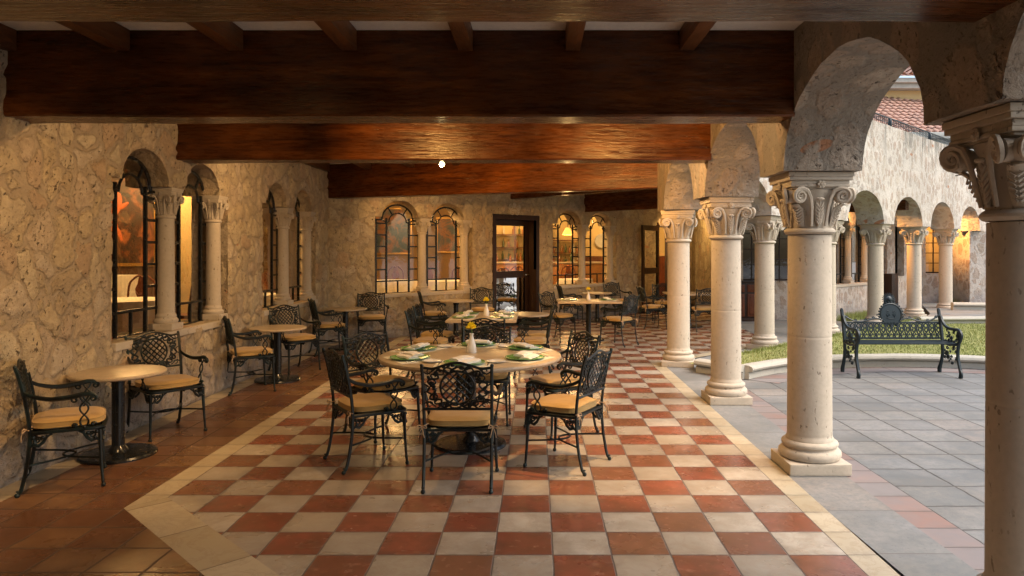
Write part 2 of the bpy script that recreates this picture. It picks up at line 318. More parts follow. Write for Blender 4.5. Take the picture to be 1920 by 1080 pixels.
fr=t.n('Fresnel',{'IOR':1.5,'Normal':bn}).outputs[0]; mx=t.n('MixShader',{0:t.math('MULTIPLY_ADD',fr,1.6,.04)})
t.t.links.new(tr.outputs[0],mx.inputs[1]); t.t.links.new(gl.outputs[0],mx.inputs[2]); t.t.links.new(mx.outputs[0],t.t.nodes['Material Output'].inputs[0]); M['glass']=t.m
def rooftile():
    t=NT('clay_roof_tile'); n=t.noise(2.5,4); r=t.noise(9,2)
    return t.out(t.mix(t.ramp(n,[(.5,0),(.7,.6)]),t.mix(r,(.46,.25,.17),(.62,.40,.30)),(.22,.17,.14)),.85,t.bump(r,.4,.02))
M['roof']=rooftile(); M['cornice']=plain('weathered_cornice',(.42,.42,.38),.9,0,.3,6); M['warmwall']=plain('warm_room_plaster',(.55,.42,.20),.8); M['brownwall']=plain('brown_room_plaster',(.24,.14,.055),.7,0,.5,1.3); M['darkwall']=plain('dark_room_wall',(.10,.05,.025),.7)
M['lampwarm']=emis('lamp_glow',(1,.70,.30),90); M['shade']=emis('lamp_shade_glow',(1,.34,.06),2.2)
M['bottle']=plain('bottle_glass',(.04,.07,.02),.08); M['bottle2']=plain('amber_bottle',(.22,.08,.015),.1); M['bottle3']=plain('clear_bottle',(.55,.5,.4),.08)
M['roomfloor']=wood('room_floor_wood',(.10,.045,.02),(.2,.09,.04),.3)
# ---------------- plan ----------------
LW=-3.78; DW=-16.82   # left wall plane x, diagonal wall x-y
Z0,ZS,ZB,ZC=0,2.27,2.63,3.24
def WM(ox,oy,ang):    # wall frame: local x along the wall, local y = into the wall, z up
    return Matrix.Translation((ox,oy,0))@Matrix.Rotation(ang,4,'Z')
def jit(p,a=.012,sc=6): 
    v=noise.noise_vector(Vector((p[0]*sc,p[1]*sc,3.3)))*a; return (p[0]+v[0],p[1]+v[1])
def arc(cx,z,a,b,a0,a1,n): return [(cx+a*math.cos(R(a0+(a1-a0)*i/n)),z+b*math.sin(R(a0+(a1-a0)*i/n))) for i in range(n+1)]
def densify(pts,st=.12):
    o=[]
    for i,p in enumerate(pts):
        q=pts[(i+1)%len(pts)]; L=math.hypot(q[0]-p[0],q[1]-p[1]); k=max(1,int(L/st))
        o+=[(p[0]+(q[0]-p[0])*j/k,p[1]+(q[1]-p[1])*j/k) for j in range(k)]
    return o
def panel(name,outline,holes,th,M_,mat,jo=0,jh=.012,zoff=0,bev=.0):
    cu=bpy.data.curves.new(name,'CURVE'); cu.dimensions='2D'; cu.fill_mode='BOTH'; cu.extrude=th/2
    if bev: cu.bevel_depth=bev; cu.bevel_resolution=1
    for pts,j in [(outline,jo)]+[(h,jh) for h in holes]:
        p=densify(pts,.08) if j else pts
        if j: p=[jit(q,j) for q in p]
        s=cu.splines.new('POLY'); s.points.add(len(p)-1); s.use_cyclic_u=True
        for i,q in enumerate(p): s.points[i].co=(q[0],q[1],0,1)
    tmp=bpy.data.objects.new('tmp',cu); me=bpy.data.meshes.new_from_object(tmp); bpy.data.objects.remove(tmp); bpy.data.curves.remove(cu)
    me.name=name
    A=Matrix(((1,0,0,0),(0,0,-1,th/2),(0,1,0,0),(0,0,0,1)))   # (x,y,z)->(x, th/2 - z, y)
    me.transform(M_@A); me.materials.clear(); me.materials.append(mat)
    for p in me.polygons: p.use_smooth=False
    return me
# window opening template, offset x0 along the wall
SZ=.85; AZ=2.34; WWD=2.42
def hole(x0):
    return [(x0,SZ),(x0+WWD,SZ),(x0+WWD,AZ)]+arc(x0+1.77,AZ,.42,.33,0,180,14)+arc(x0+.58,AZ,.42,.33,0,180,14)+[(x0,AZ)]
# ---------------- floors and ground ----------------
def struct(name,mb,mat,smooth=False): return obj(name,mb,mat,kind='structure',smooth=smooth)
g=MB(); g.poly([(-90,-60),(120,-60),(120,110),(-90,110)],-.03); struct('ground',g,M['grey'])
CL=-8.48            # colonnade line x-y
def dg(off,y): return y+off   # x on the diagonal line at y
XI,XO=5.275*T,1.878  # checker right edge, border outer edge
bl=-8*T+.275*T      # checker left edge
FY=40
floor=MB(); floor.poly([(bl+.03,4.93),(-1.37,3.8),(-.2,2.62),(2,.5),(XI,.5),(XI,11.05-.25),(XI+7,17.8),(4.6,17.8),(4.6,21.4),(XI-3.0,17.0+2.2),(bl+.03,14.0)],0)
fl=MB(); fl.poly([(bl,4.91),(bl+6.1-1.6,4.91-4.5),(XI,.41),(XI,10.78),(XI+7.0,17.78),(4.7,17.78),(4.7,21.5),(bl,14.2)],0); struct('floor_checkered',fl,M['check'])
bd=MB(); bd.poly([(bl-.18,4.70),(bl,4.91),(bl,14.2),(bl-.18,14.2)],.001); bd.poly([(XI,.4),(XO,.4),(XO,10.70),(XI,10.78)],.001); bd.poly([(LW-.4,-4),(LW+.2,-4),(LW+.2,13.3),(LW-.4,13.3)],.001)
struct('floor_border',bd,M['cream'])
bd=MB(); bd.poly([(bl-.18,4.70),(bl+4.12,.40),(bl+4.5,.41),(bl,4.91)],0); struct('floor_border_corner',bd,M['creamn']); bd=MB(); bd.poly([(XO,10.70),(XO+7.1,17.8),(XI+7.0,17.78),(XI,10.78)],0); struct('floor_border_diagonal',bd,M['creamd'])
te=MB(); te.poly([(LW+.2,-4),(XO,-4),(XO,.4),(bl+4.12,.4),(bl-.18,4.70),(bl-.18,14.2),(LW+.2,13.6)],0); struct('floor_terracotta',te,M['terra'])
gs=MB(); gs.poly([(XO-.04,-4),(2.31,-4),(2.31,10.45),(XO-.04,10.60)],-.002); gs.poly([(XO-.04,10.60),(2.31,10.45),(4.25,12.38),(9.7,17.8),(XO+7.06,17.8)],-.002); struct('paving_strip',gs,M['greystrip'])
pk=MB(); pk.poly([(2.31,-4),(2.56,-4),(2.56,10.2),(2.31,10.45)],-.004); struct('paving_edging',pk,M['pink'])
pv=MB(); pv.poly([(2.56,-4),(60,-4),(60,11),(8.3,11),(6.6,10.15),(5.15,10.6),(3.4,10.1),(2.56,10.2)],-.006); struct('courtyard_paving',pv,M['grey'])
# narrow pink row at the foot of the round curb
CX,CY,CR=5.15,7.2,3.23
def ringpts(r,a0,a1,n): return [(CX+r*math.cos(R(a0+(a1-a0)*i/n)),CY+r*math.sin(R(a0+(a1-a0)*i/n))) for i in range(n+1)]
rp=MB(); a=ringpts(CR-.38,20,137,30); b=ringpts(CR+.02,20,137,30)
for i in range(30): rp.add([(a[i][0],a[i][1],-.002),(a[i+1][0],a[i+1][1],-.002),(b[i+1][0],b[i+1][1],-.002),(b[i][0],b[i][1],-.002)],[(0,1,2,3)])
struct('curb_foot_paving',rp,M['pink'])
# grass
def inlawn(x,y):
    return math.hypot(x-CX,y-CY)>CR+.2 and x-y>-8.0 and x>2.75 and y<17.5 and y>7
gr=MB(); pts=ringpts(CR+.12,5,135,40)
poly=[(2.75,9.75)]+[(2.75,10.75)]+[(8.9,16.9),(14.5,16.9),(14.5,7.5)]
N=len(pts); far=[]
for i,p in enumerate(pts):
    a_=R(5+130*i/40); dx,dy=math.cos(a_),math.sin(a_)
    # go out until the walkway line or a far limit
    tt=CR+.12
    while tt<11 and (CX+dx*tt)-(CY+dy*tt)>-8.02 and CY+dy*tt<15.9: tt+=.05
    far.append((CX+dx*tt,CY+dy*tt))
for i in range(N-1):
    for k in range(6):
        f0,f1=k/6,(k+1)/6
        L=lambda p,q,f:(p[0]+(q[0]-p[0])*f,p[1]+(q[1]-p[1])*f,.09)
        gr.add([L(pts[i],far[i],f0),L(pts[i],far[i],f1),L(pts[i+1],far[i+1],f1),L(pts[i+1],far[i+1],f0)],[(0,1,2,3)])
struct('lawn',gr,M['grass'])
bl_=MB(); rnd=random.Random(3)
def blades(n,fx,h0,h1,zb=.09):
    k=0
    while k<n:
        x,y=fx()
        if x is None: continue
        k+=1; h=rnd.uniform(h0,h1); an=rnd.uniform(0,PI); w_=.004+rnd.random()*.003; lx,ly=rnd.gauss(0,.3)*h,rnd.gauss(0,.3)*h
        dx,dy=math.cos(an)*w_,math.sin(an)*w_
        bl_.add([(x-dx,y-dy,zb),(x+dx,y+dy,zb),(x+lx,y+ly,zb+h)],[(0,1,2)])
def fx1():
    x,y=rnd.uniform(2.8,11),rnd.uniform(9.4,15.8)
    return (x,y) if (math.hypot(x-CX,y-CY)>CR+.2 and x-y>-7.95) else (None,None)
blades(26000,fx1,.015,.045)
def fx2():
    f=rnd.random(); return (3.1+f*6+rnd.gauss(0,.04), 3.1+f*6+7.97-abs(rnd.gauss(0,.06)))
blades(2500,fx2,.03,.08)
def fx3():
    f=rnd.random(); return (7.25+f*1.7+rnd.uniform(-.1,.25),17.45+f*1.55-rnd.uniform(0,.3))
blades(2600,fx3,.06,.22,0)
def fx4(): return (rnd.uniform(12.2,14.3),21.9-rnd.random()*.3)
blades(1800,fx4,.08,.3,0)
obj('grass_tufts',bl_,M['blade'],kind='stuff',label='short green grass blades of the lawn and tufts along the wall foot',cat='grass',smooth=False)
# ---------------- curbs ----------------
def curb(path,name,label,z0=0,h=.175,closed=False,parent=None):
    prof=[(-.04,0),(-.04,.09),(-.02,.105),(-.085,.12),(-.10,.15),(-.085,.185),(-.04,.205),(.06,.205),(.12,.19),(.14,.15),(.12,.1),(.12,0)]
    mb=MB(); vs=[]; n=len(path); m=len(prof)
    for i,p in enumerate(path):
        a_=path[max(0,i-1)]; b_=path[min(n-1,i+1)]; t_=Vector((b_[0]-a_[0],b_[1]-a_[1])).normalized(); nn=Vector((-t_.y,t_.x))
        for (o_,z_) in prof: vs.append((p[0]+nn.x*o_,p[1]+nn.y*o_,z0+z_*h/.2+noise.noise(Vector((p[0]*3,p[1]*3,z_*9)))*.006))
    fs=[(i*m+k,i*m+k+1,(i+1)*m+k+1,(i+1)*m+k) for i in range(n-1) for k in range(m-1)]+[tuple(range(m)),tuple((n-1)*m+k for k in range(m))[::-1]]
    mb.add(vs,fs); return obj(name,mb,M['curb'],label=label,cat='curb')
cp=ringpts(CR+.06,137,18,60)
curb(cp,'garden_curb','long curved half round stone curb edging the lawn behind the iron bench')
v0=cp[0]; curb([(2.24,10.02),(2.4,9.83),(2.57,9.64),(v0[0]-.02,v0[1]+.01)],'garden_curb','short straight stone curb piece between the two columns at the corner')
curb([(8.35,15.75),(10,15.85),(12,15.9),(15,15.9)],'terrace_edging','straight pale stone step at the far edge of the lawn',z0=.07,h=.17)
tp=MB(); tp.poly([(8.5,15.95),(15,16.05),(15,22),(11.4,21.4),(9.72,17.8)],.135); struct('terrace_paving',tp,M['greystrip'])
curb([(10.9,18.9),(11.6,18.75),(13,18.75),(16,18.75)],'planter_curb','rounded stone curb running right from the foot of the last column',z0=.13,h=.2)
wp=MB(); wp.poly([(4.25,12.38),(8.6,16.0),(9.72,17.8),(10.9,18.9),(13.5,21.9),(11.6,21.9),(7.2,17.5),(4.6,17.8)],.004)
struct('walkway',wp,M['greystrip'])
# ---------------- column ----------------
def spiral(c,r0,turns,sgn,n=26,a0=90):
    return [(c[0]+sgn*(r0*(1-.86*i/n))*math.cos(R(a0)-2*PI*turns*i/n),c[1]+(r0*(1-.86*i/n))*math.sin(R(a0)-2*PI*turns*i/n)) for i in range(n+1)]
def capital_mb():
    # local: z 0 = bottom of astragal, total height .46, abacus half .24
    m=MB()
    m.lathe([(.163,0),(.175,.004),(.188,.018),(.188,.03),(.175,.044),(.163,.05),(.165,.06),(.166,.16),(.172,.22),(.185,.28),(.205,.32),(.21,.335),(.0,.335)],32)
    # abacus with moulding
    for (h,z0,z1) in ((.205,.338,.352),(.222,.352,.372),(.218,.372,.402),(.236,.402,.428),(.243,.428,.462)): m.bbox(-h,-h,z0,h,h,z1,.005)
    for q in range(4):
        A=Matrix.Rotation(q*PI/2,4,'Z'); i0=len(m.v)
        # face plane at y=-.20 : two volutes with stems, one tall leaf, rosette
        for s in (-1,1):
            sp=spiral((s*.158,.283),.052,1.9,s,28)
            path=[]; 
            stem=[(s*.052,.06),(s*.056,.12),(s*.062,.2),(s*.075,.27),(s*.10,.32),(s*.135,.335)]
            full=stem+sp
            for (x,z) in full:
                dy=-.175-.055*max(0,min(1,(z-.06)/.25)); dy-=.03*max(0,(abs(x)-.10)/.1); path.append((x,dy,z))
            nn=len(path); m.tube(path,[.009+.005*(1 if i>4 else i/5)-(.006*max(0,(i-8)/(nn-8))) for i in range(nn)],6,1.3)
            m.ball((s*.158,-.235,.283),.014,n=8,m=4)
            m.lathe([(.0,0),(.05,0),(.05,.05),(0,.05)],16,M=Matrix.Translation((s*.158,-.19,.283))@Matrix.Rotation(PI/2,4,'X')@Matrix.Translation((0,0,-.012)))
        # central leaf with ribs
        for k in range(-3,4):
            if k==0: m.tube([(0,-.178,.06),(0,-.195,.15),(0,-.208,.24),(0,-.222,.262)],[.012,.01,.008,.005],6)
        for s in (-1,1):
            for k in range(6):
                z=.075+k*.025; wd=.036*(1-.25*abs(k-3)/3); m.tube([(s*.006,-.19-.004*k,z),(s*wd*.7,-.186-.005*k,z+.022),(s*wd,-.178-.006*k,z+.042)],[.006,.007,.003],5)
        # top lip of leaf, rosette
        m.ball((0,-.215,.262),.03,1.1,.5,.45,10,5)
        for k in range(6): a_=k*PI/3; m.ball((.019*math.cos(a_),-.236,.37+.019*math.sin(a_)),.013,1,.6,1,6,4)
        m.ball((0,-.24,.37),.012,n=6,m=4)
        # corner leaves
        for s in (-1,):
            B=Matrix.Rotation(R(45)*s,4,'Z')
            j=len(m.v)
            m.tube([(0,-.165,.06),(0,-.185,.13),(0,-.205,.19),(0,-.255,.225),(0,-.285,.215)],[.03,.04,.042,.03,.008],8,.35,up=(0,-1,0))
            for k in range(6):
                for s2 in (-1,1): m.tube([(s2*.004,-.188-.010*k,.075+k*.02),(s2*.034,-.176-.010*k,.10+k*.02)],[.006,.003],6)
            m.xf(B,j)
        m.xf(A,i0)
    return m
def column_parts(h_sh=1.53):
    b=MB(); b.bbox(-.23,-.23,0,.23,.23,.085,.008,jit=.004)
    base=MB(); base.lathe([(.2,.085),(.222,.092),(.232,.115),(.230,.14),(.215,.158),(.198,.163),(.194,.172),(.196,.18),(.207,.187),(.21,.2),(.205,.213),(.19,.222),(.176,.226),(.176,.238),(.168,.25),(.165,.27)],40)
    sh=MB(); prof=[(.166-.006*(i/8),.27+i*h_sh/8) for i in range(9)]; zj=1.02; rz=lambda z:.166-.006*(z-.27)/h_sh; prof=[q for q in prof if abs(q[1]-zj)>.06]+[(rz(zj+k),zj+k) for k in (-.05,-.02,-.007,.007,.02,.05)]+[(rz(zj)-.0012,zj-.003),(rz(zj)-.0012,zj+.003)]; prof.sort(key=lambda q:q[1]); sh.lathe(prof,40)
    return b,base,sh,capital_mb()
b_,ba_,sh_,ca_=column_parts()
colt=thing('stone_column','','column',(0,0,0))
pb=obj('base',ba_,M['column'],colt); obj('plinth',b_,M['column'],colt); obj('shaft',sh_,M['column'],colt)
cc=obj('capital',ca_,M['column'],colt); cc.location=(0,0,1.805)
cols=[(2.12,3.10,0,'large dark stone column cut by the right edge of the picture, nearest of all'),
(2.12,5.60,0,'tall pitted stone column standing second nearest, left of the iron bench'),
(2.12,8.07,0,'stone column on the row of tiles, third from the viewer, right of the round table'),
(2.09,10.62,R(-14),'stone column at the inner corner where the two arcades meet'),
(3.92,12.4,R(45),'stone column by the strip of grass, first one of the far arcade'),
(5.72,14.2,R(45),'stone column half hidden behind the large pitted column'),
(7.52,16.0,R(45),'stone column of the far arcade right behind the bench medallion'),
(9.32,17.8,R(45),'far stone column under the arch lit orange'),
(11.12,19.6,R(45),'last free stone column of the far arcade, in front of the lit window')]
for i,(x,y,r,l) in enumerate(cols):
    o=colt if i==0 else copy_tree(colt)
    o.location=(x,y,0 if i<7 else .03); o.rotation_euler=(0,0,r); o['label']=l; o['group']='arcade columns around the courtyard'
# ---------------- arcade walls ----------------
def arches(x0,x1,centres,half,rise,top,zs=ZS):
    o=[(x0,top),(x0,zs)]
    for c in centres: o+=arc(c,zs,half,rise,180,0,22)
    o+=[(x1,zs),(x1,top)]; return o
def wallthing(name,label,me,cat='wall',group=None):
    return tag(link(name,me),label,cat,group)
TH=.58
# main arcade : local x = world y (ang 90), local +y = -x => use origin at x=2.40, panel goes to x=1.82
A1=WM(2.40,0,R(90)); me=panel('arcade_wall',arches(-1.6,10.85,[-.65,1.85,4.35,6.835,9.345],.965,.63,4.5),[],TH,A1,M['arcade'],jo=.012)
wallthing('arcade_wall','rough stone arcade wall over the near row of columns beside the dining terrace',me)
L=S2*1.8; A2=WM(2.12,10.6,R(45))@Matrix.Translation((0,-.29,0))
me=panel('arcade_wall',arches(-.12,L*6+1.2,[L*(i+.5) for i in range(6)],.965,.66,4.43,ZS+.004),[],TH,A2,M['court'],jo=.012)
wallthing('arcade_wall','pale pebbled stone arcade wall with streaked top beyond the courtyard',me)
pr=MB(); pr.bbox(12.7,21.15,0,13.6,22.2,2.274,.02); obj('wall_pier',pr,M['courtlow'],label='stone pier the last courtyard arch springs from',cat='pier',smooth=False)
# ---------------- left and diagonal wall ----------------
W1,W2=6.42,9.93
BL=WM(LW,0,R(90)) # local x = y ; local y = -x (into the wall)
def pip(x,y,P_):
    c=False; j=len(P_)-1
    for i in range(len(P_)):
        xi,yi=P_[i]; xj,yj=P_[j]
        if (yi>y)!=(yj>y) and x<(xj-xi)*(y-yi)/(yj-yi)+xi: c=not c
        j=i
    return c
def relief_wall(label,outline,holes,B,x0,x1,st,seed,dark=()):
    """wall slab plus a front skin on which every rubble stone really stands proud of its mortar"""
    from mathutils.geometry import delaunay_2d_cdt
    base=panel('stone_wall',outline,holes,.446,B@Matrix.Translation((0,.004,0)),M['rubble'])
    rg=random.Random(seed); H=3.3; cw,chh=.21,.25; NX,NZ=int((x1-x0)/cw)+4,int(H/chh)+4
    sites={}
    for i in range(-2,NX):
        for j in range(-2,NZ): sites[(i,j)]=(x0+(i+.5+rg.uniform(-.46,.46))*cw,(j+.5+rg.uniform(-.46,.46)+.5*(i%2))*chh,rg.uniform(-.06,.05),rg.random(),rg.uniform(.3,1),rg.uniform(.75,1.3))
    bricks=[(rg.uniform(x0,x1),rg.uniform(.2,3),rg.choice([rg.gauss(0,.25),PI/2+rg.gauss(0,.15),rg.uniform(-.7,.7)]),rg.uniform(.06,.13),rg.uniform(.014,.022)) for _ in range(int((x1-x0)*2.6))]
    def field(x,z):
        n=noise.noise_vector(Vector((x*3,z*3,seed)))*.11+noise.noise_vector(Vector((x*11,z*11,seed)))*.028
        x+=n.x; z+=n.y; ci,cj=int(math.floor((x-x0)/cw)),int(math.floor(z/chh)); a=b=9; s1=None
        for i in range(ci-2,ci+3):
            for j in range(cj-2,cj+3):
                s=sites.get((i,j))
                if s is None: continue
                d_=math.hypot((x-s[0])*s[5],(z-s[1])/s[5]*.86)+s[2]
                if d_<a: b=a; a=d_; s1=s
                elif d_<b: b=d_
        br=0
        for (bx,bz,an,hl,hw) in bricks:
            if abs(x-bx)<.15 and abs(z-bz)<.15:
                u=(x-bx)*math.cos(an)+(z-bz)*math.sin(an); v=-(x-bx)*math.sin(an)+(z-bz)*math.cos(an)
                br=max(br,min(1,max(0,1.4-max(abs(u)/hl,abs(v)/hw)*1.0)))
        return min(1,(b-a)/.10), (s1[3] if s1 else .5), (s1[4] if s1 else .5), br
    hd=[densify([jit(q,.012) for q in densify(h,.08)],st*1.2) for h in holes]
    ol=densify([(max(x0,min(x1,x)),min(H,z)) for x,z in outline],st*1.5)
    vs=[];ed=[]
    for loop in [ol]+hd:
        o=len(vs); k=len(loop); vs+=loop; ed+=[(o+i,o+(i+1)%k) for i in range(k)]
    nb=len(vs); cells=set()
    for x,z in vs:
        for dx in (-.5,0,.5):
            for dz in (-.5,0,.5): cells.add((int((x+dx*st)/st),int((z+dz*st)/st)))
    def inside(x,z): return pip(x,z,ol) and not any((h[0][0]-2.6<x<h[0][0]+2.6) and pip(x,z,h) for h in hd)
    z=st*.5
    while z<H:
        x=x0+st*.5
        while x<x1:
            px,pz=x+rg.uniform(-.25,.25)*st,z+rg.uniform(-.25,.25)*st
            if (int(px/st),int(pz/st)) not in cells and inside(px,pz): vs.append((px,pz))
            x+=st
        z+=st
    R_=delaunay_2d_cdt([Vector(v) for v in vs],ed,[],0,1e-5); V2,F2=R_[0],R_[2]; ov=R_[3]
    fs=[f for f in F2 if inside(sum(V2[i].x for i in f)/3,sum(V2[i].y for i in f)/3)]
    nb0=len(base.vertices); allv=[v.co.copy() for v in base.vertices]; allf=[tuple(p.vertices) for p in base.polygons]; nf0=len(allf); col=[(0,0,0,1)]*nb0
    for i,v in enumerate(V2):
        e_,r1,r2,br=field(v.x,v.y)
        edge_=any(o_<nb for o_ in ov[i])
        sm=max(0,min(1,(e_-.12)/.5)); sm=sm*sm*(3-2*sm); h=sm*(.010+.022*r2)+.008*max(0,br)+.010*noise.noise(Vector((v.x*7,v.y*7,9)))+.004*noise.noise(Vector((v.x*23,v.y*23,9)))
        y=.006 if edge_ else -max(.0,.006+h)
        allv.append(B@Vector((v.x,y,v.y))); col.append((e_,r1,br,1))
    allf+=[tuple(i+nb0 for i in f) for f in fs]
    me=bpy.data.meshes.new('stone_wall'); me.from_pydata(allv,[],allf); me.materials.append(M['rubble']); me.materials.append(M['rubble_skin'])
    for k,p in enumerate(me.polygons):
        if k>=nf0: p.material_index=1; p.use_smooth=True
    at=me.color_attributes.new('stone','FLOAT_COLOR','POINT'); at.data.foreach_set('color',[c for q in col for c in q])
    bpy.data.meshes.remove(base); return wallthing('stone_wall',label,me)
relief_wall('long rubble stone wall on the left with two double arched windows',[(-4,0),(13.04,0),(13.04,3.6),(-4,3.6)],[hole(W1),hole(W2)],BL,4.2,13.04,.026,3)
DO=(LW,13.04); BD=WM(DO[0],DO[1],R(45)); S3,S4=.99,5.90; D1,D2=4.0,5.38
relief_wall('rubble stone back wall set at an angle, with the lit windows and two doors',[(0.0,0),(D1,0),(D1,2.47),(D2,2.47),(D2,0),(10.1,0),(10.1,2.45),(11.15,2.45),(11.15,0),(13.6,0),(13.6,3.6),(0,3.6)],[hole(S3),hole(S4)],BD,0,13.6,.04,5)
# far block walls around the courtyard
def simple_wall(x0,y0,x1,y1,h,holes,mat,label,th=.4,z0=0):
    L_=math.hypot(x1-x0,y1-y0); B=WM(x0,y0,math.atan2(y1-y0,x1-x0))
    me=panel('stone_wall',[(0,z0),(L_,z0),(L_,h),(0,h)],holes,th,B,mat); wallthing('stone_wall',label,me); return B
HR=lambda a,b,z0,z1:[(a,z0),(b,z0),(b,z1),(a,z1)]
BF=simple_wall(4.62,17.72,7.2,17.72,3.5,[HR(.45,1.0,.95,2.5),HR(1.15,2.2,.95,2.5)],M['courtlow'],'short rubble wall with dark window beside the wooden cabinet')
q=MB(); q.bbox(4.62,17.73,0,5.0,23,3.49,.01); obj('stone_wall',q,M['rubble'],label='side return of the rubble wall behind the corner column, lit yellow',cat='wall')
Ld=math.hypot(11.7-7.2,22.0-17.5)
BG=simple_wall(7.2,17.6,11.75,22.15,3.5,[hole(.12),[(3.0,.1),(3.75,.1),(3.75,2.3),(3.0,2.3)],HR(4.35,5.1,.95,2.4)],M['courtlow'],'rubble wall behind the far arcade with a column window and a dark door')
BH=simple_wall(11.7,22.05,18,22.05,3.5,[HR(.2,2.25,1.0,2.55)],M['courtlow'],'low lit stone wall at the far end behind the last column, with an orange window')
# lintel/ceilings
ce=MB(); ce.add([(x,y,ZC) for x,y in [(LW-.3,-4),(2.3,-4),(2.3,10.5),(9.2,17.4),(9.2,24),(7,24),(LW-.3,13.1)]],[tuple(range(7))]); ce.add([(x,y,ZC+.5) for x,y in [(LW-.3,-4),(2.3,-4),(2.3,10.5),(9.2,17.4),(9.2,24),(7,24),(LW-.3,13.1)]],[tuple(range(7))])
struct('ceiling',ce,M['plaster'])
ce=MB(); ce.poly([(8.3,16.5),(13.2,21.3),(13.2,25),(11,25),(7.1,20.6)],3.3); struct('walkway_ceiling',ce,M['plaster'])
bk=MB(); bk.box(-4.2,-1.9,0,2.6,-1.7,3.6); struct('daylight_block_wall',bk,M['rubble'])  # unseen wall added behind the camera to hold back daylight
# ---------------- beams and joists ----------------
def beam(x0,y0,x1,y1,wd,zb,zt,label,ext=0):
    L_=math.hypot(x1-x0,y1-y0); m=MB(); h=zt-zb; b=.014; N_=60
    sec=[(b,0),(wd*.33,0),(wd*.66,0),(wd-b,0),(wd,b),(wd,h*.5),(wd,h),(0,h),(0,h*.66),(0,h*.33),(0,b)]; vs=[]
    for i in range(N_+1):
        x=L_*i/N_
        for (y,z) in sec:
            q=noise.noise_vector(Vector((x*1.6+y0*3,y*4,z*4)))*.006+noise.noise_vector(Vector((x*9+y0,y*9,z*9)))*.0025
            if z>h-.01: q=Vector((0,0,0))
            vs.append((x,y+q.y,z+q.z))
    k_=len(sec); m.add(vs,[(i*k_+j,i*k_+(j+1)%k_,(i+1)*k_+(j+1)%k_,(i+1)*k_+j) for i in range(N_) for j in range(k_)]+[tuple(range(k_)),tuple(N_*k_+j for j in range(k_))[::-1]])
    o=obj('ceiling_beam',m,M['beam'],label=label,cat='beam',group='heavy beams under the ceiling',loc=(x0,y0,zb),rotz=math.atan2(y1-y0,x1-x0)); return o
zt=ZC-.002
beam(LW,2.70,1.83,2.70,.31,ZB,zt,'nearest brown ceiling beam along the top edge of the picture')
beam(LW,5.10,1.83,5.10,.30,ZB,zt,'wide dark red brown beam spanning the whole terrace, second from the viewer')
beam(LW,7.54,1.83,7.54,.29,ZB,zt,'orange lit wooden beam with the little spotlight under its rear edge')
beam(LW,13.0,2.0,10.80,.26,ZB,zt,'slanting wooden beam running to the corner column, lit gold by the spotlight')
def dbeam(px,zb,label):
    u=(px-PX)/F; y=-DW/(1-u); x=y+DW; beam(x,y,x+4.25,y-4.25,.22,zb,zt,label)
dbeam(956,2.85,'thin dark beam over the glazed door, seen below the slanting beam')
dbeam(1095,2.65,'dark beam above the far pair of windows')
dbeam(1290,2.65,'dark beam hidden behind the corner arch at the far end')
JX=[-3.72,-2.92,-2.12,-1.32,-.50,.255,1.06]
for bi,(y0,y1,nm) in enumerate(((-3.9,2.69,'over the viewer, in front of the nearest beam'),(3.02,5.09,'between the nearest and the second beam'),(5.41,7.53,'between the second and the third beam'),(7.84,11.1,'beyond the third beam'))):
    for xi,x in enumerate(JX):
        m=MB(); yy=y1 if bi<3 else 12.72-(x+3.4)*.377-.04; m.bbox(-.052,y0,0,.052,yy,.148,.006)
        od=['leftmost','second from left','third from left','middle','third from right','second from right','rightmost'][xi]
        obj('ceiling_joist',m,M['joist'],label=od+' small wooden joist '+nm,cat='joist',group='small joists under the white ceiling',loc=(x,0,ZC-.150))
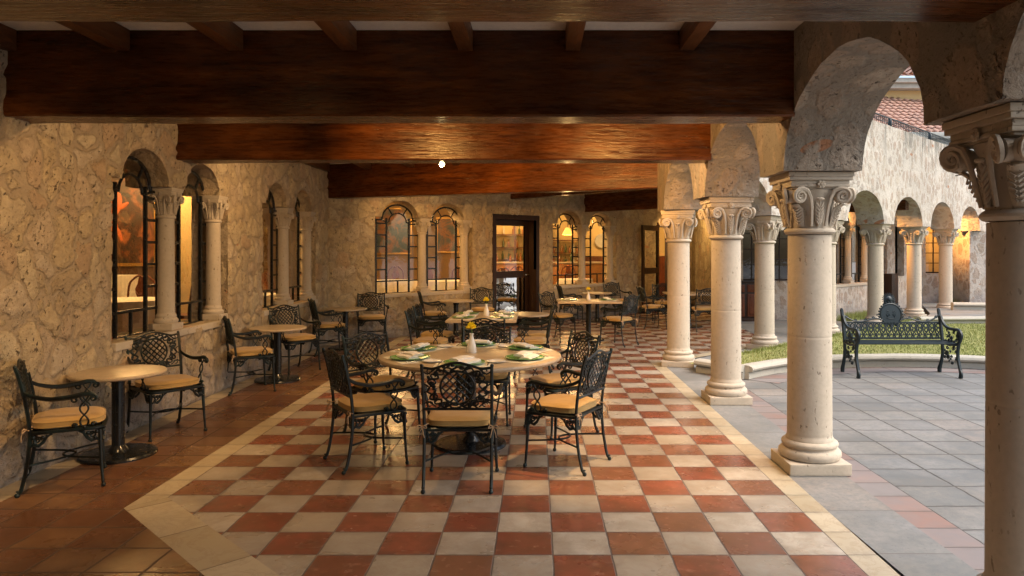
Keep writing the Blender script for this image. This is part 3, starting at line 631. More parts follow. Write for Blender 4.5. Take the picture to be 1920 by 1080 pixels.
# ---------------- windows ----------------
def small_column():
    t_=thing('window_column','','column'); s=.62
    m=MB(); m.bbox(-.125,-.125,0,.125,.125,.07,.006,jit=.003); m.lathe([(.11,.07),(.12,.085),(.12,.105),(.107,.12),(.098,.13),(.102,.145),(.098,.158),(.09,.165),(.086,.18)],24); obj('base',m,M['column'],t_)
    m=MB(); m.lathe([(.086,.18),(.081,1.17)],24); obj('shaft',m,M['column'],t_)
    m=capital_mb(); m.xf(Matrix.Scale(.52,4,(1,0,0))@Matrix.Scale(.52,4,(0,1,0))@Matrix.Scale(.695,4,(0,0,1))); c=obj('capital',m,M['column'],t_); c.location=(0,0,1.168); return t_
sc0=small_column(); first=[True]
def bars(w_,h0,hs,ro):
    """leaded frame, local x 0..w_, plane y=0"""
    m=MB(); bw=.014; sx=.24*w_; cx=w_/2
    def line(p,q,r=bw): m.tube([(p[0],0,p[1]),(q[0],0,q[1])],r,4,1,up=None)
    m.box(-.015,-.02,h0-.02,.02,.02,hs-.04); m.box(w_-.02,-.02,h0-.02,w_+.015,.02,hs-.04)
    m.box(-.015,-.02,h0-.02,w_+.015,.02,h0+.012)
    for x in (sx,w_-sx): m.box(x-.015,-.016,h0,x+.015,.016,hs-.01)
    zb=h0+.24; m.box(0,-.014,zb-.014,w_,.014,zb+.014); m.box(cx-.011,-.013,h0,cx+.011,.013,zb)
    n=5
    for k in range(1,n+1):
        z=zb+(hs-.12-zb)*k/n
        m.box(0,-.012,z-.014,sx,.012,z+.014); m.box(w_-sx,-.012,z-.014,w_,.012,z+.014)
    zs=hs-.05
    m.box(0,-.016,zs-.014,cx-ro+.01,.016,zs+.014); m.box(cx+ro-.01,-.016,zs-.014,w_,.016,zs+.014)
    m.tube([(cx+ro*math.cos(R(a)),0,zs+.84*ro*math.sin(R(a))) for a in range(0,181,9)],.018,6)
    ri=.205
    m.tube([(cx+ri*math.cos(R(a)),0,zs-.035+ri*.85*math.sin(R(a))) for a in range(0,181,12)],.014,6)
    for s in (-1,1):
        m.tube([(cx+s*(cx-sx),0,zs-.05),(cx+s*ri,0,zs-.035)],.014,6); m.tube([(cx+s*(cx-sx),0,zs-.045),(cx+s*ro,0,zs)],.014,6)
        ca,sa=math.cos(R(52)),math.sin(R(52)); m.tube([(cx+s*ri*ca,0,zs-.035+ri*.85*sa),(cx+s*ro*ca,0,zs+.84*ro*sa)],.014,6)
    return m
def window(B,x0,where,cols_=True,light=True):
    ang=B.to_euler().z
    for k,(a,b) in enumerate(((.14,1.16),(1.36,2.36))):
        p=B@Vector((x0+a,.2,0)); w_=b-a
        t_=thing('arched_window',('left' if k==0 else 'right')+' leaded arched window of the pair '+where,'window',(p.x,p.y,0),ang,'leaded arched windows')
        obj('frame',bars(w_,SZ,AZ,.365),M['black'],t_)
        g=MB(); pts=[(0,SZ),(w_,SZ),(w_,AZ-.05)]+arc(w_/2,AZ-.05,.365,.307,0,180,12)+[(0,AZ-.05)]
        n=len(pts); g.add([(x,.004,z) for x,z in pts],[tuple(range(n))]); obj('pane',g,M['glass'],t_,smooth=False)
    sl_=MB(); sl_.bbox(x0+.0,-.035,SZ-.07,x0+WWD,.02,SZ+.002,.01,jit=.004); sl_.xf(B)
    obj('window_sill',sl_,M['column'],label='worn stone sill under the window pair '+where,cat='sill')
    if cols_:
        for k,xx in enumerate((1.19,2.28)):
            p=B@Vector((x0+xx,.13 if k==0 else .12,SZ)); o=sc0 if first[0] else copy_tree(sc0); first[0]=False
            o.location=p; o.rotation_euler=(0,0,ang); o['label']=('small carved column in the middle of the window pair ' if k==0 else 'small carved column at the right end of the window pair ')+where; o['group']='small columns between the window arches'
window(BL,W1,'nearest on the left wall')
window(BL,W2,'farther along the left wall')
window(BD,S3,'left of the glazed door')
window(BD,S4,'right of the glazed door')
window(BG,.12,'in the far wall across the courtyard')
def grid_window(B,a,b,z0,z1,label,nx=3,nz=4):
    m=MB(); m.box(a,.18,z0,a+.04,.23,z1); m.box(b-.04,.18,z0,b,.23,z1); m.box(a+.04,.18,z0,b-.04,.23,z0+.04); m.box(a+.04,.18,z1-.04,b-.04,.23,z1)
    for k in range(1,nx): x=a+(b-a)*k/nx; m.box(x-.014,.19,z0+.04,x+.014,.22,z1-.04)
    for k in range(1,nz): z=z0+(z1-z0)*k/nz; m.box(a+.04,.193,z-.012,b-.04,.217,z+.012)
    m.xf(B); t_=thing('grid_window',label,'window'); obj('frame',m,M['darkwood'],t_)
    g=MB(); g.add([B@Vector(v) for v in ((a+.02,.203,z0+.02),(b-.02,.203,z0+.02),(b-.02,.203,z1-.02),(a+.02,.203,z1-.02))],[(0,1,2,3)]); obj('pane',g,M['glass'],t_)
grid_window(BF,.45,1.0,.95,2.5,'narrow dark window above the wooden cabinet',2,4)
grid_window(BF,1.15,2.2,.95,2.5,'dark barred window right of the wooden cabinet',4,3)
grid_window(BG,4.35,5.1,.95,2.4,'narrow barred window behind the column under the orange arch',2,4)
grid_window(BH,.2,2.25,1.0,2.55,'orange lit window with dark bars behind the last column',6,5)
# ---------------- doors ----------------
def door(B,a,b,top,label,open_=0,dep=.28):
    t_=thing('glazed_door',label,'door',tuple(B@Vector((a,0,0))),B.to_euler().z)
    w_=b-a; m=MB(); m.box(-.03,-.03,0,.07,.06,top+.03); m.box(w_-.07,-.03,0,w_+.03,.06,top+.03); m.box(.07,-.03,top-.08,w_-.07,.06,top+.03)
    m.box(.002,.06,0,.03,.44,top-.03); m.box(w_-.03,.06,0,w_-.002,.44,top-.03); m.box(.03,.06,top-.08,w_-.03,.44,top-.003); obj('frame',m,M['darkwood'],t_)
    lw=w_-.07; l=bpy.data.objects.new('door_leaf',None)
    m=MB(); h=top-.07
    m.box(0,0,.03,.11,.05,h); m.box(lw-.11,0,.03,lw,.05,h); m.box(.11,0,h-.14,lw-.11,.05,h); m.box(.11,0,.03,lw-.11,.05,.28); m.box(.11,0,1.06,lw-.11,.05,1.22)
    h=h
    lf=obj('door_leaf',m,M['darkwood'],t_,loc=(.035,dep,0)); 
    if open_: lf.rotation_euler=(0,0,open_); lf.location=(.035,-.01,0)
    for (z0,z1) in ((.28,1.06),(1.22,h-.14)):
        g=MB(); g.add([(.11,.025,z0),(lw-.11,.025,z0),(lw-.11,.025,z1),(.11,.025,z1)],[(0,1,2,3)]); obj('pane',g,M['glass'],lf)
    k=MB(); k.lathe([(.0,0),(.035,0),(.035,.012),(.012,.02),(.012,.05),(.022,.06),(.022,.085),(0,.09)],14,M=Matrix.Translation((lw-.055,0,1.12))@Matrix.Rotation(PI/2,4,'X')); obj('handle',k,M['silver'],lf)
    return t_
door(BD,D1,D2,2.47,'tall dark wooden glazed door in the back wall, bar shelves behind it')
door(BD,10.1,11.15,2.45,'dark glazed door folded open against the back wall behind the far chairs',open_=R(-171))
# ---------------- chair ----------------
def bez(p,n=10):   # catmull-rom through points
    P_=[Vector(q) for q in p]; P_=[P_[0]*2-P_[1]]+P_+[P_[-1]*2-P_[-2]]; o=[]
    for i in range(1,len(P_)-2):
        for k in range(n):
            t_=k/n; a,b,c,d_=P_[i-1:i+3]
            o.append(.5*((2*b)+(c-a)*t_+(2*a-5*b+4*c-d_)*t_*t_+(3*b-a-3*c+d_)*t_**3))
    o.append(P_[-2]); return o
def backmap(u,v): return (u,-.222-.13*(v-.46)-.10*(v-.46)**2-.0*u, v)
def make_chair():
    t_=thing('garden_armchair','','chair')
    for s in (-1,1):   # rear legs run on up as the stiles
        m=MB(); p=bez([(s*.235,-.285,0.012),(s*.236,-.262,.06),(s*.236,-.232,.22),(s*.236,-.218,.42),(s*.238,-.235,.60),(s*.240,-.275,.80),(s*.242,-.30,.885)],6)
        m.tube(p,[.011 if i<3 else .0125 for i in range(len(p))],6); m.ball((s*.235,-.288,.013),.017,n=8,m=5); m.ball((s*.235,-.284,.04),.014,sz=.5,n=8,m=4); m.ball((s*.242,-.30,.887),.014,n=6,m=4)
        obj('leg',m,M['iron'],t_)
        m=MB(); p=bez([(s*.248,.215,.012),(s*.244,.208,.1),(s*.238,.2,.25),(s*.234,.195,.41)],5); n=len(p)
        m.tube(p,[.0085+.007*i/n for i in range(n)],8); m.ball((s*.249,.216,.014),.017,n=8,m=5); m.ball((s*.246,.213,.045),.013,sz=.5,n=8,m=4); obj('leg',m,M['iron'],t_)
    m=MB()   # seat frame with apron brackets
    ring=bez([(-.235,-.215,.425),(-.24,0,.425),(-.238,.19,.425),(-.12,.222,.425),(0,.228,.425),(.12,.222,.425),(.238,.19,.425),(.24,0,.425),(.235,-.215,.425)],4)
    m.tube(ring+[Vector((.0,-.215,.425))],.014,6,1.0,closed=True,up=(0,0,1))
    m.box(-.232,-.21,.414,.232,.195,.424)
    for sx,sy,ax in ((-1,1,0),(1,1,0),(-1,1,1),(1,1,1),(-1,-1,0),(1,-1,0),(-1,-1,1),(1,-1,1)):
        X=.236*sx;Y=.195 if sy>0 else -.218
        def P(a,z): return (X-sx*a,Y+.02*sy*(sy>0),z) if ax==0 else (X,Y-sy*a,z)
        sp=[P(.045+.025*math.cos(q*.8)*(1-q/14),.375+.025*math.sin(q*.8)*(1-q/14)) for q in range(12)]
        m.tube(sp,.007,5); m.tube([P(0,.33),P(.02,.345),P(.05,.335),P(.075,.355),P(.1,.395),P(.13,.41)],[.008,.011,.012,.011,.009,.006],6)
        for a,z,r in ((.02,.395,.015),(.075,.39,.014),(.03,.355,.013),(.055,.34,.012),(.098,.40,.01)): m.ball(P(a,z),r,n=6,m=4)
    obj('seat_frame',m,M['iron'],t_)
    m=MB()   # crossed arc stretchers
    a1=[(-.236+.472*i/16,-.232+.27*math.sin(PI*i/16),.205+.0*i) for i in range(17)]; a2=[(-.238+.476*i/16,.2-.24*math.sin(PI*i/16),.205) for i in range(17)]
    m.tube(a1,.0075,6); m.tube(a2,.0075,6); m.ball((-.09,.0,.205),.012,n=6,m=4); m.ball((.09,.0,.205),.012,n=6,m=4); obj('stretcher',m,M['iron'],t_)
    m=MB()   # cast back: rails, oval lattice, vine scrolls
    def B(pts,r=.006,n=5,fl=.8,cl=False): m.tube([backmap(u,v) for u,v in pts],r,n,fl,closed=cl,up=(0,1,0))
    top=[(-.24+.48*i/24,.872+.034*math.exp(-((i-12)/5.2)**2)-.010*math.exp(-((abs(i-12)-8.5)/2.2)**2)) for i in range(25)]
    B(top,.010,6); B([(-.238,.575),(.238,.575)],.010,6)
    cx,cz,ra,rb=0,.728,.118,.118
    oval=[(cx+ra*math.cos(2*PI*i/28),cz+rb*math.sin(2*PI*i/28)) for i in range(28)]
    B(oval,.009,5,1,True)
    def clip(k,s):
        o=[]
        for q in range(-40,41):
            x=q*.005; z=s*x*1.0+k
            if (x/ra)**2+(z/rb)**2<=1.0: o.append((cx+x,cz+z))
        return o
    for k in (-.105,-.052,0,.052,.105):
        for s in (-1,1):
            o=clip(k,s)
            if len(o)>2: B([o[0],o[-1]],.0062,4,1)
    rg=random.Random(5)
    # vine: wavy closed strand round the oval
    wv=[]
    for i in range(96):
        a=2*PI*i/96; k=1.0+.5*0; bx=ra+.046+.026*math.sin(9*a+.6); bz=rb+.012+.020*math.sin(9*a+.6)
        # squarer outline
        e=.8; x=bx*math.copysign(abs(math.cos(a))**e,math.cos(a)); z=bz*math.copysign(abs(math.sin(a))**e,math.sin(a)); wv.append((cx+x*1.1,cz+z))
    B(wv,.0085,5,1,True)
    wv2=[]
    for i in range(96):
        a=2*PI*i/96; bx=ra+.046-.026*math.sin(9*a+.6); bz=rb+.012-.018*math.sin(9*a+.6); e=.8
        wv2.append((cx+1.1*bx*math.copysign(abs(math.cos(a))**e,math.cos(a)),cz+bz*math.copysign(abs(math.sin(a))**e,math.sin(a))))
    B(wv2,.007,5,1,True)
    for i in range(30):
        a=2*PI*i/30; e=.8; bx,bz=1.1*(ra+.046+rg.uniform(-.02,.03)),rb+.012+rg.uniform(-.014,.018)
        x=bx*math.copysign(abs(math.cos(a))**e,math.cos(a)); z=bz*math.copysign(abs(math.sin(a))**e,math.sin(a))
        x=max(-.215,min(.215,x)); z=max(-.135,min(.15,z))
        A=Matrix.Rotation(rg.uniform(0,PI),3,'Y'); m.ball(backmap(cx+x,cz+z),.019,1.15,.35,.62,7,4,A)
    for s in (-1,1):
        for cz_,sg in ((.845,1),(.61,-1)):
            B([(s*(.238-.0),cz_+.0*sg),(s*.205,cz_-.02*sg),(s*.175,cz_+.0*sg),(s*.15,cz_+.02*sg)],.006)
            B([(s*.19+.018*math.cos(q),cz_+.018*math.sin(q)) for q in [x*.7 for x in range(8)]],.005)
        B([(s*.238,.76),(s*.205,.74),(s*.19,.725),(s*.205,.705),(s*.238,.69)],.006)
        B([(s*.04,.575),(s*.05,.6),(s*.09,.61),(s*.12,.595),(s*.15,.575)],.006)
    for k in range(7): m.ball(backmap(-.09+.03*k,.875+.012*math.sin(k)),.014,1.1,.4,.7,6,4)
    obj('backrest',m,M['iron'],t_)
    for s in (-1,1):  # arms
        m=MB(); p=bez([(s*.240,-.262,.715),(s*.25,-.2,.68),(s*.268,-.1,.655),(s*.282,.02,.66),(s*.286,.10,.675),(s*.288,.15,.668),(s*.288,.172,.645)],5); n=len(p)
        m.tube(p,[.009+.006*math.sin(PI*i/n) for i in range(n)],6,1.15)
        m.tube([(s*.288,.155+.024*(1-q/16)*math.cos(1.3-q*.55),.645+.024*(1-q/16)*math.sin(1.3-q*.55)) for q in range(14)],.008,6,1.8,up=(1,0,0))
        m.tube([(s*.285,.045+.022*(1-q/16)*math.cos(1.8+q*.55),.64+.022*(1-q/16)*math.sin(1.8+q*.55)) for q in range(12)],.007,5,1.5,up=(1,0,0))
        # entwined support loops
        for ph in (0,PI):
            pp=[(s*(.245+.038*(i/20)),.10+.026*math.sin(ph+2.5*PI*i/20),.43+.235*i/20) for i in range(21)]; m.tube(pp,.0065,6)
        for ds in (-1,1): m.tube([(s*.246,.10+ds*(.055+.018*(1-q/14)*math.cos(q*.55)),.452+.018*(1-q/14)*math.sin(q*.55)) for q in range(12)],.0065,5,1.4,up=(1,0,0)); m.ball((s*.246,.10+ds*.05,.452),.012,n=6,m=4)
        m.ball((s*.246,.10,.437),.015,n=6,m=4)
        obj('arm',m,M['iron'],t_)
    # cushion
    m=MB(); nx,ny=14,14; vs=[];fs=[]
    def sq(u,v):  # square grid -> rounded seat outline
        x=u*.232; y=v*.215
        k=max(abs(u),abs(v)); rr=(abs(u)**4+abs(v)**4)**.25
        f=k/rr if rr>0 else 1
        if v>0: x*=1+.03*v
        return x*f*1.0,y*f-.003+(.012*v*(1-u*u) if v>0 else 0)
    for side in (1,-1):
        for j in range(ny+1):
            for i in range(nx+1):
                u=-1+2*i/nx; v=-1+2*j/ny; x,y=sq(u,v); e=1-max(abs(u),abs(v))**6
                pf=(1-u**4)*(1-v**4)
                z=.468+side*(.018+.026*pf**.6)+(.009*noise.noise(Vector((x*7,y*7,side)))+.004*noise.noise(Vector((x*22,y*9,side))))*pf-.006*(1-min(1,(u*u+v*v)*1.4))*(side>0)
                if max(abs(u),abs(v))>.999: z=.468+side*.016
                vs.append((x,y,z))
    st=(nx+1)*(ny+1)
    for j in range(ny):
        for i in range(nx):
            a=j*(nx+1)+i; fs.append((a,a+1,a+nx+2,a+nx+1)); a+=st; fs.append((a,a+nx+1,a+nx+2,a+1))
    rim=[j for j in range(nx+1)]+[k*(nx+1)+nx for k in range(1,ny+1)]+[ny*(nx+1)+nx-k for k in range(1,nx+1)]+[(ny-k)*(nx+1) for k in range(1,ny)]
    for i in range(len(rim)):
        a,b=rim[i],rim[(i+1)%len(rim)]; fs.append((a,b,b+st,a+st))
    m.add(vs,fs); cu=obj('cushion',m,M['cushion'],t_)
    m=MB()
    for sgn in (1,-1):
        m.tube([Vector(vs[k+(0 if sgn>0 else st)])+Vector((0,0,.001*sgn)) for k in rim],.004,5,closed=True)
    obj('piping',m,M['cushion'],cu)
    for s in (-1,1):
        m=MB(); m.tube([(s*.21,-.205,.465),(s*.24,-.24,.455),(s*.252,-.225,.45),(s*.225,-.205,.452)],.004,5)
        for q in (-1,1): m.tube(bez([(s*.245,-.24,.452),(s*.25+q*.022,-.252,.465),(s*.25+q*.035,-.255,.445),(s*.246,-.242,.448)],4),.0035,5); m.tube(bez([(s*.245,-.242,.45),(s*.25+q*.012,-.262,.42),(s*.25+q*.02,-.262,.38)],4),.003,4)
        obj('tie',m,M['cord'],cu)
    return t_
chair0=make_chair(); cfirst=True
CH=[ # x,y,theta,label,group
(-.55,5.27,0,'garden chair with its back to the viewer, nearest at the big round table','r'),
(-1.335,5.77,-57,'garden chair at the near left of the big round table, turned half to the right','r'),
(-1.40,6.62,-132,'garden chair at the far left of the big round table, lattice catching light','r'),
(.20,6.74,119,'garden chair at the far right of the big round table','r'),
(.22,5.72,61,'garden chair at the near right of the big round table, bow ties showing','r'),
(-.52,7.12,178,'garden chair on the far side of the big round table, facing the viewer','r'),
(-1.42,9.68,-90,'near left garden chair at the rectangular table','s'),
(-1.45,10.5,-92,'far left garden chair at the rectangular table','s'),
(-.08,9.75,90,'near right garden chair at the rectangular table','s'),
(-.05,10.5,91,'far right garden chair at the rectangular table','s'),
(-.62,8.55,2,'garden chair at the near end of the rectangular table','s'),
(-3.40,5.25,-60,'garden chair nearest on the left wall, seen from the side','w'),
(-3.41,6.66,-128,'garden chair under the nearest window, behind the first small wall table','w'),
(-3.44,8.70,-57,'garden chair in front of the second small wall table','w'),
(-3.38,10.12,-128,'garden chair behind the second small wall table','w'),
(-3.38,11.8,-62,'garden chair in front of the third small wall table, in the room corner','w'),
(-3.02,13.22,-165,'garden chair facing the viewer by the corner left of the lit windows','w'),
(-1.98,14.0,-75,'garden chair in front of the small table below the lit left windows','w'),
(-1.12,15.0,-172,'garden chair facing the viewer just left of the glazed door','w'),
(.42,13.55,-128,'left garden chair at the square table with a flower, lattice back to the viewer','e'),
(1.45,12.9,52,'right garden chair at the square table with a flower, pale cushion and leafy back','e'),
(.80,16.5,-80,'garden chair left of the small table under the right windows','w'),
(2.0,17.7,-150,'garden chair right of the small table under the right windows','w'),
(2.55,15.75,-80,'garden chair left of the farthest square table, beside the open door','g'),
(3.52,15.2,5,'garden chair with its back to the viewer between two columns, pale cushion','g'),
(3.0,16.95,178,'garden chair behind the farthest square table, mostly hidden by a column','g'),
]
GN={'r':'chairs round the big round table','s':'chairs at the rectangular table','w':'chairs at the small tables by the walls','e':'chairs at the square table with a flower','g':'chairs at the farthest square table'}
for i,(x,y,th,l,gk) in enumerate(CH):
    o=chair0 if i==0 else copy_tree(chair0)
    o.location=(x,y,0); o.rotation_euler=(0,0,R(th)); o['label']=l.replace('garden chair','iron armchair'); o['group']=GN[gk]
# ---------------- tables ----------------
def table(x,y,kind,rx,ry,zt,br,label,rot=0,group=None):
    t_=thing('pedestal_table',label,'table',(x,y,0),R(rot),group)
    m=MB()
    if kind=='round':
        m.lathe([(0,zt-.045),(rx-.03,zt-.045),(rx-.008,zt-.038),(rx,zt-.022),(rx-.004,zt-.007),(rx-.018,zt),(0,zt)],64,cap=False) if rx>.5 else m.lathe([(0,zt-.03),(rx-.01,zt-.03),(rx,zt-.02),(rx,zt-.008),(rx-.008,zt),(0,zt)],48,cap=False)
    else: m.bbox(-rx,-ry,zt-.035,rx,ry,zt,.008)
    obj('tabletop',m,M['marble'],t_)
    m=MB(); m.lathe([(br-.0,0),(br,.012),(br-.012,.026),(br*.6,.036),(.06,.04),(0,.04)],40,cap=False); obj('base',m,M['black'],t_)
    pr_=.048; m=MB(); m.lathe([(pr_+.03,.038),(pr_+.02,.06),(pr_,.085),(pr_,zt-.09),(pr_+.012,zt-.085),(pr_+.012,zt-.05)],24)
    m.box(-min(.2,rx*.7),-.02,zt-.052,min(.2,rx*.7),.02,zt-.046-(.0 if rx>.5 else -.014)); obj('post',m,M['black'],t_); return t_
table(-.57,6.25,'round',.785,0,.785,.31,'big round stone topped table laid for six, in the middle of the terrace')
table(-.745,10.3,'rect',.475,.66,.75,.31,'rectangular stone topped table laid for four, behind the big round table')
table(.98,13.6,'rect',.59,.45,.75,.3,'square stone topped table with a yellow flower, right of the glazed door')
table(3.38,16.0,'rect',.5,.5,.75,.3,'farthest square table, half hidden behind two columns')
for (x,y,l) in ((-3.44,5.93,'nearest small round table against the left wall'),(-3.36,9.36,'second small round table along the left wall'),(-3.3,12.45,'third small round table in the corner of the walls'),(-1.62,14.5,'small round table below the lit windows left of the door'),(1.45,17.2,'small round table below the right windows'),(-.16,11.4,'small round table in front of the glazed door, behind the rectangular table')):
    table(x,y,'round',.36,0,.69,.29,l,group='small round tables along the walls')
# ---------------- table settings ----------------
def mat_mb():
    m=MB(); m.bbox(-.225,-.16,0,.225,.16,.003,.001); return m
def plate_mb(r,dep=.014): 
    m=MB(); m.lathe([(0,.002),(r*.6,.002),(r*.68,.006),(r*.97,dep),(r,dep+.002),(r*.99,dep+.005),(r*.68,.012),(r*.6,.008),(0,.008)],36,cap=False); return m
def napkin_mb(seed):
    rg=random.Random(seed); m=MB()
    for k in range(2):
        z=.016+.02*k; off=rg.uniform(-.014,.014)+(-.03 if k==0 else .01); L_=.115-.012*k; rows=[]
        n=14; prof=[(-.05+.004*k,0),(-.046,.014),(-.022,.024),(0,.021),(.024,.026),(.045,.014),(.05-.004*k,0),(.0,-.002)]
        vs=[];mm=len(prof)
        for i in range(n+1):
            x=-L_+2*L_*i/n
            for (y,zz) in prof: q=noise.noise(Vector((x*12+seed,y*20,k)))*.006; vs.append((x,y+off+q+.01*math.sin(x*9+k),z+zz*(1.1-.3*abs(x)/L_)+q))
        fs=[(i*mm+j,i*mm+(j+1)%mm,(i+1)*mm+(j+1)%mm,(i+1)*mm+j) for i in range(n) for j in range(mm)]+[tuple(range(mm)),tuple(n*mm+j for j in range(mm))[::-1]]
        m.add(vs,fs)
    return m
def fork_mb():
    m=MB(); m.tube([(0,-.10,.004),(0,-.05,.006),(0,.02,.005),(0,.05,.004)],[.005,.0035,.003,.004],6,.5,up=(0,0,1)); m.ball((0,.065,.005),.012,1,1.4,.25,8,4)
    for x in (-.008,-.0027,.0027,.008): m.tube([(x,.072,.005),(x,.1,.007)],.0016,4)
    return m
def knife_mb():
    m=MB(); m.tube([(0,-.11,.005),(0,-.02,.005)],[.006,.005],6,.6,up=(0,0,1)); m.add([(-.006,-.02,.003),(.007,-.02,.003),(.008,.07,.003),(0,.105,.003),(-.005,.1,.003),(-.006,-.02,.006),(.007,-.02,.006),(.008,.07,.006),(0,.105,.006),(-.005,.1,.006)],[(4,3,2,1,0),(5,6,7,8,9),(0,1,6,5),(1,2,7,6),(2,3,8,7),(3,4,9,8),(4,0,5,9)]); return m
me_mat=mat_mb().mesh('placemat',M['mat']); me_pl=plate_mb(.165).mesh('charger_plate',M['green']); me_bp=plate_mb(.08,.01).mesh('bread_plate',M['china']); me_nap=[napkin_mb(s).mesh('napkin',M['napkin']) for s in (1,2,3)]
me_fk=fork_mb().mesh('fork',M['silver']); me_kn=knife_mb().mesh('knife',M['silver'])
def setting(cx,cy,ang,dist,zt,who,i,bread=True,napang=None):
    """ang = direction from table centre to the guest"""
    a=R(ang); ux,uy=math.cos(a),math.sin(a); x,y=cx+ux*dist,cy+uy*dist; rz=a+PI/2
    def put(name,me,dx,dy,z,r,label,cat,grp):
        px,py=x+math.cos(rz)*dx-math.sin(rz)*dy, y+math.sin(rz)*dx+math.cos(rz)*dy
        return tag(link(name,me,loc=(px,py,z),rotz=rz+r),label,cat,grp)
    put('placemat',me_mat,0,0,zt,0,'cream linen placemat '+who,'placemat','cream placemats')
    put('charger_plate',me_pl,0,.0,zt+.0035,0,'round green plate '+who,'plate','green plates')
    put('napkin',me_nap[i%3],0,0,zt-.004+.0035,R(napang if napang is not None else (8*(i%3)-8)),'folded white napkin on the plate '+who,'napkin','white napkins')
    put('fork',me_fk,-.195,0,zt+.0035,0,'steel fork '+who,'fork','forks'); put('knife',me_kn,.19,0,zt+.0035,0,'steel knife '+who,'knife','knives')
    if bread: put('bread_plate',me_bp,-.27,.10,zt+.0005,0,'small white plate left '+who,'side plate','small white plates')
RT=[(-90,'nearest the viewer on the big round table'),(-148,'at the near left of the big round table'),(152,'at the far left of the big round table'),(88,'at the far side of the big round table'),(33,'at the far right of the big round table'),(-32,'at the near right of the big round table')]
for i,(a,wh) in enumerate(RT): setting(-.57,6.25,a,.56,.785,wh,i,napang=(55 if i==0 else None))
for i,(dx,dy,a,wh) in enumerate(((-.0,-.32,180,'near left on the rectangular table'),(0,.32,180,'far left on the rectangular table'),(0,-.32,0,'near right on the rectangular table'),(0,.32,0,'far right on the rectangular table'))):
    setting(-.745,10.3+dy,a,.27,.75,wh,i,bread=(i%2==0))
for i,(dx,a,wh) in enumerate(((0,180,'left on the square table with the flower'),(0,0,'right on the square table with the flower'))): setting(.98,13.6,a,.36,.75,wh,i,bread=False)
setting(3.38,16.0,180,.3,.75,'on the farthest square table',1,bread=False)
def vase(x,y,z,label,s=1,loc_group='flower vases on the tables'):
    t_=thing('flower_vase',label,'vase',(x,y,z),0,loc_group); t_.scale=(s*1.1,s*1.1,s*1.1)
    m=MB(); m.lathe([(0,0),(.036,0),(.04,.01),(.037,.05),(.027,.09),(.017,.12),(.014,.14),(.018,.155),(.014,.153),(.0,.14)],24,cap=False); obj('vase',m,M['china'],t_)
    m=MB(); m.tube([(0,0,.1),(.003,0,.16),(-.004,0,.2)],.003,5); obj('stem',m,M['stem'],t_)
    m=MB(); rg=random.Random(4)
    for k in range(64):
        th=rg.uniform(0,2*PI); ph=math.acos(rg.uniform(-.5,1)); dr=Vector((math.sin(ph)*math.cos(th),math.sin(ph)*math.sin(th),math.cos(ph))); c=Vector((-.004,0,.208)); s_=dr.orthogonal().normalized()*.011; L_=rg.uniform(.032,.047)
        up=dr.cross(s_).normalized()*.004
        m.add([c,c+dr*L_*.6+s_,c+dr*L_+up,c+dr*L_*.6-s_],[(0,1,2,3)])
    m.ball((-.004,0,.212),.016,n=8,m=5); obj('flower',m,M['petal'],t_,smooth=False); return t_
vase(-.57,6.33,.785,'white bud vase with a yellow flower on the big round table')
vase(-.72,10.35,.75,'white bud vase with a yellow flower on the rectangular table')
vase(.98,13.62,.75,'white bud vase with a yellow flower on the square table by the right windows',.95)
# ---------------- garden bench ----------------
t_=thing('garden_bench','ornate dark green cast iron bench with a sun crested medallion, standing before the lawn curb','bench',(4.93,9.78,0),0)
BW=.675
for s in (-1,1):
    m=MB(); x=s*BW
    def pl(pts,r,n=6,fl=1.2): m.tube([(x,y,z) for y,z in bez([(a,b,0) for a,b in pts],5) and [(v.x,v.y) for v in bez([(a,b,0) for a,b in pts],5)]],r,n,fl,up=(1,0,0))
    # local y: front = -y
    pl([(-.24,0),(-.255,.06),(-.225,.15),(-.19,.26),(-.19,.36),(-.21,.45)],.021); pl([(-.27,0),(-.278,.05),(-.25,.10),(-.225,.13)],.014)
    pl([(.24,0),(.235,.06),(.20,.16),(.17,.28),(.18,.44),(.21,.62),(.26,.80),(.275,.86)],.021); pl([(.272,0),(.275,.05),(.24,.11),(.22,.15)],.014)
    pl([(-.21,.45),(-.25,.50),(-.27,.56),(-.24,.61),(-.18,.63),(-.05,.625),(.08,.64),(.17,.70),(.22,.78)],.02)
    pl([(.18,.42),(0,.41),(-.2,.43)],.018)
    m.ball((x,-.22,.565),.055,.55,1,1,12,8)
    m.ball((x,.277,.865),.02,n=8,m=5); m.ball((x,-.255,.02),.026,1,1.2,.8,8,5); m.ball((x,.25,.02),.026,1,1.2,.8,8,5)
    rg=random.Random(9)
    for (y0,y1,z0,z1,k) in ((-.2,.17,.44,.61,26),(-.17,.15,.22,.41,26),(-.1,.12,.14,.24,7)):
        for _ in range(k):
            y=rg.uniform(y0,y1); z=rg.uniform(z0,z1); r=rg.uniform(.014,.028); st=rg.uniform(0,6)
            m.tube([(x,y+r*math.cos(st+q*.7)*(1-q/13),z+r*math.sin(st+q*.7)*(1-q/13)) for q in range(9)],.0075,5,1.3,up=(1,0,0))
    obj('side_frame',m,M['bench'],t_)
m=MB(); 
def yb(z): return .18+.14*(z-.45)+.2*(z-.45)**2
def bb(pts,r,n=5,cl=False,f=1): m.tube([(x,yb(z),z) for x,z in pts],r,n,f,closed=cl,up=(0,1,0))
bb([(-BW,.475),(BW,.475)],.015); bb([(-BW,.685),(BW,.685)],.011); bb([(-BW,.52),(BW,.52)],.007)
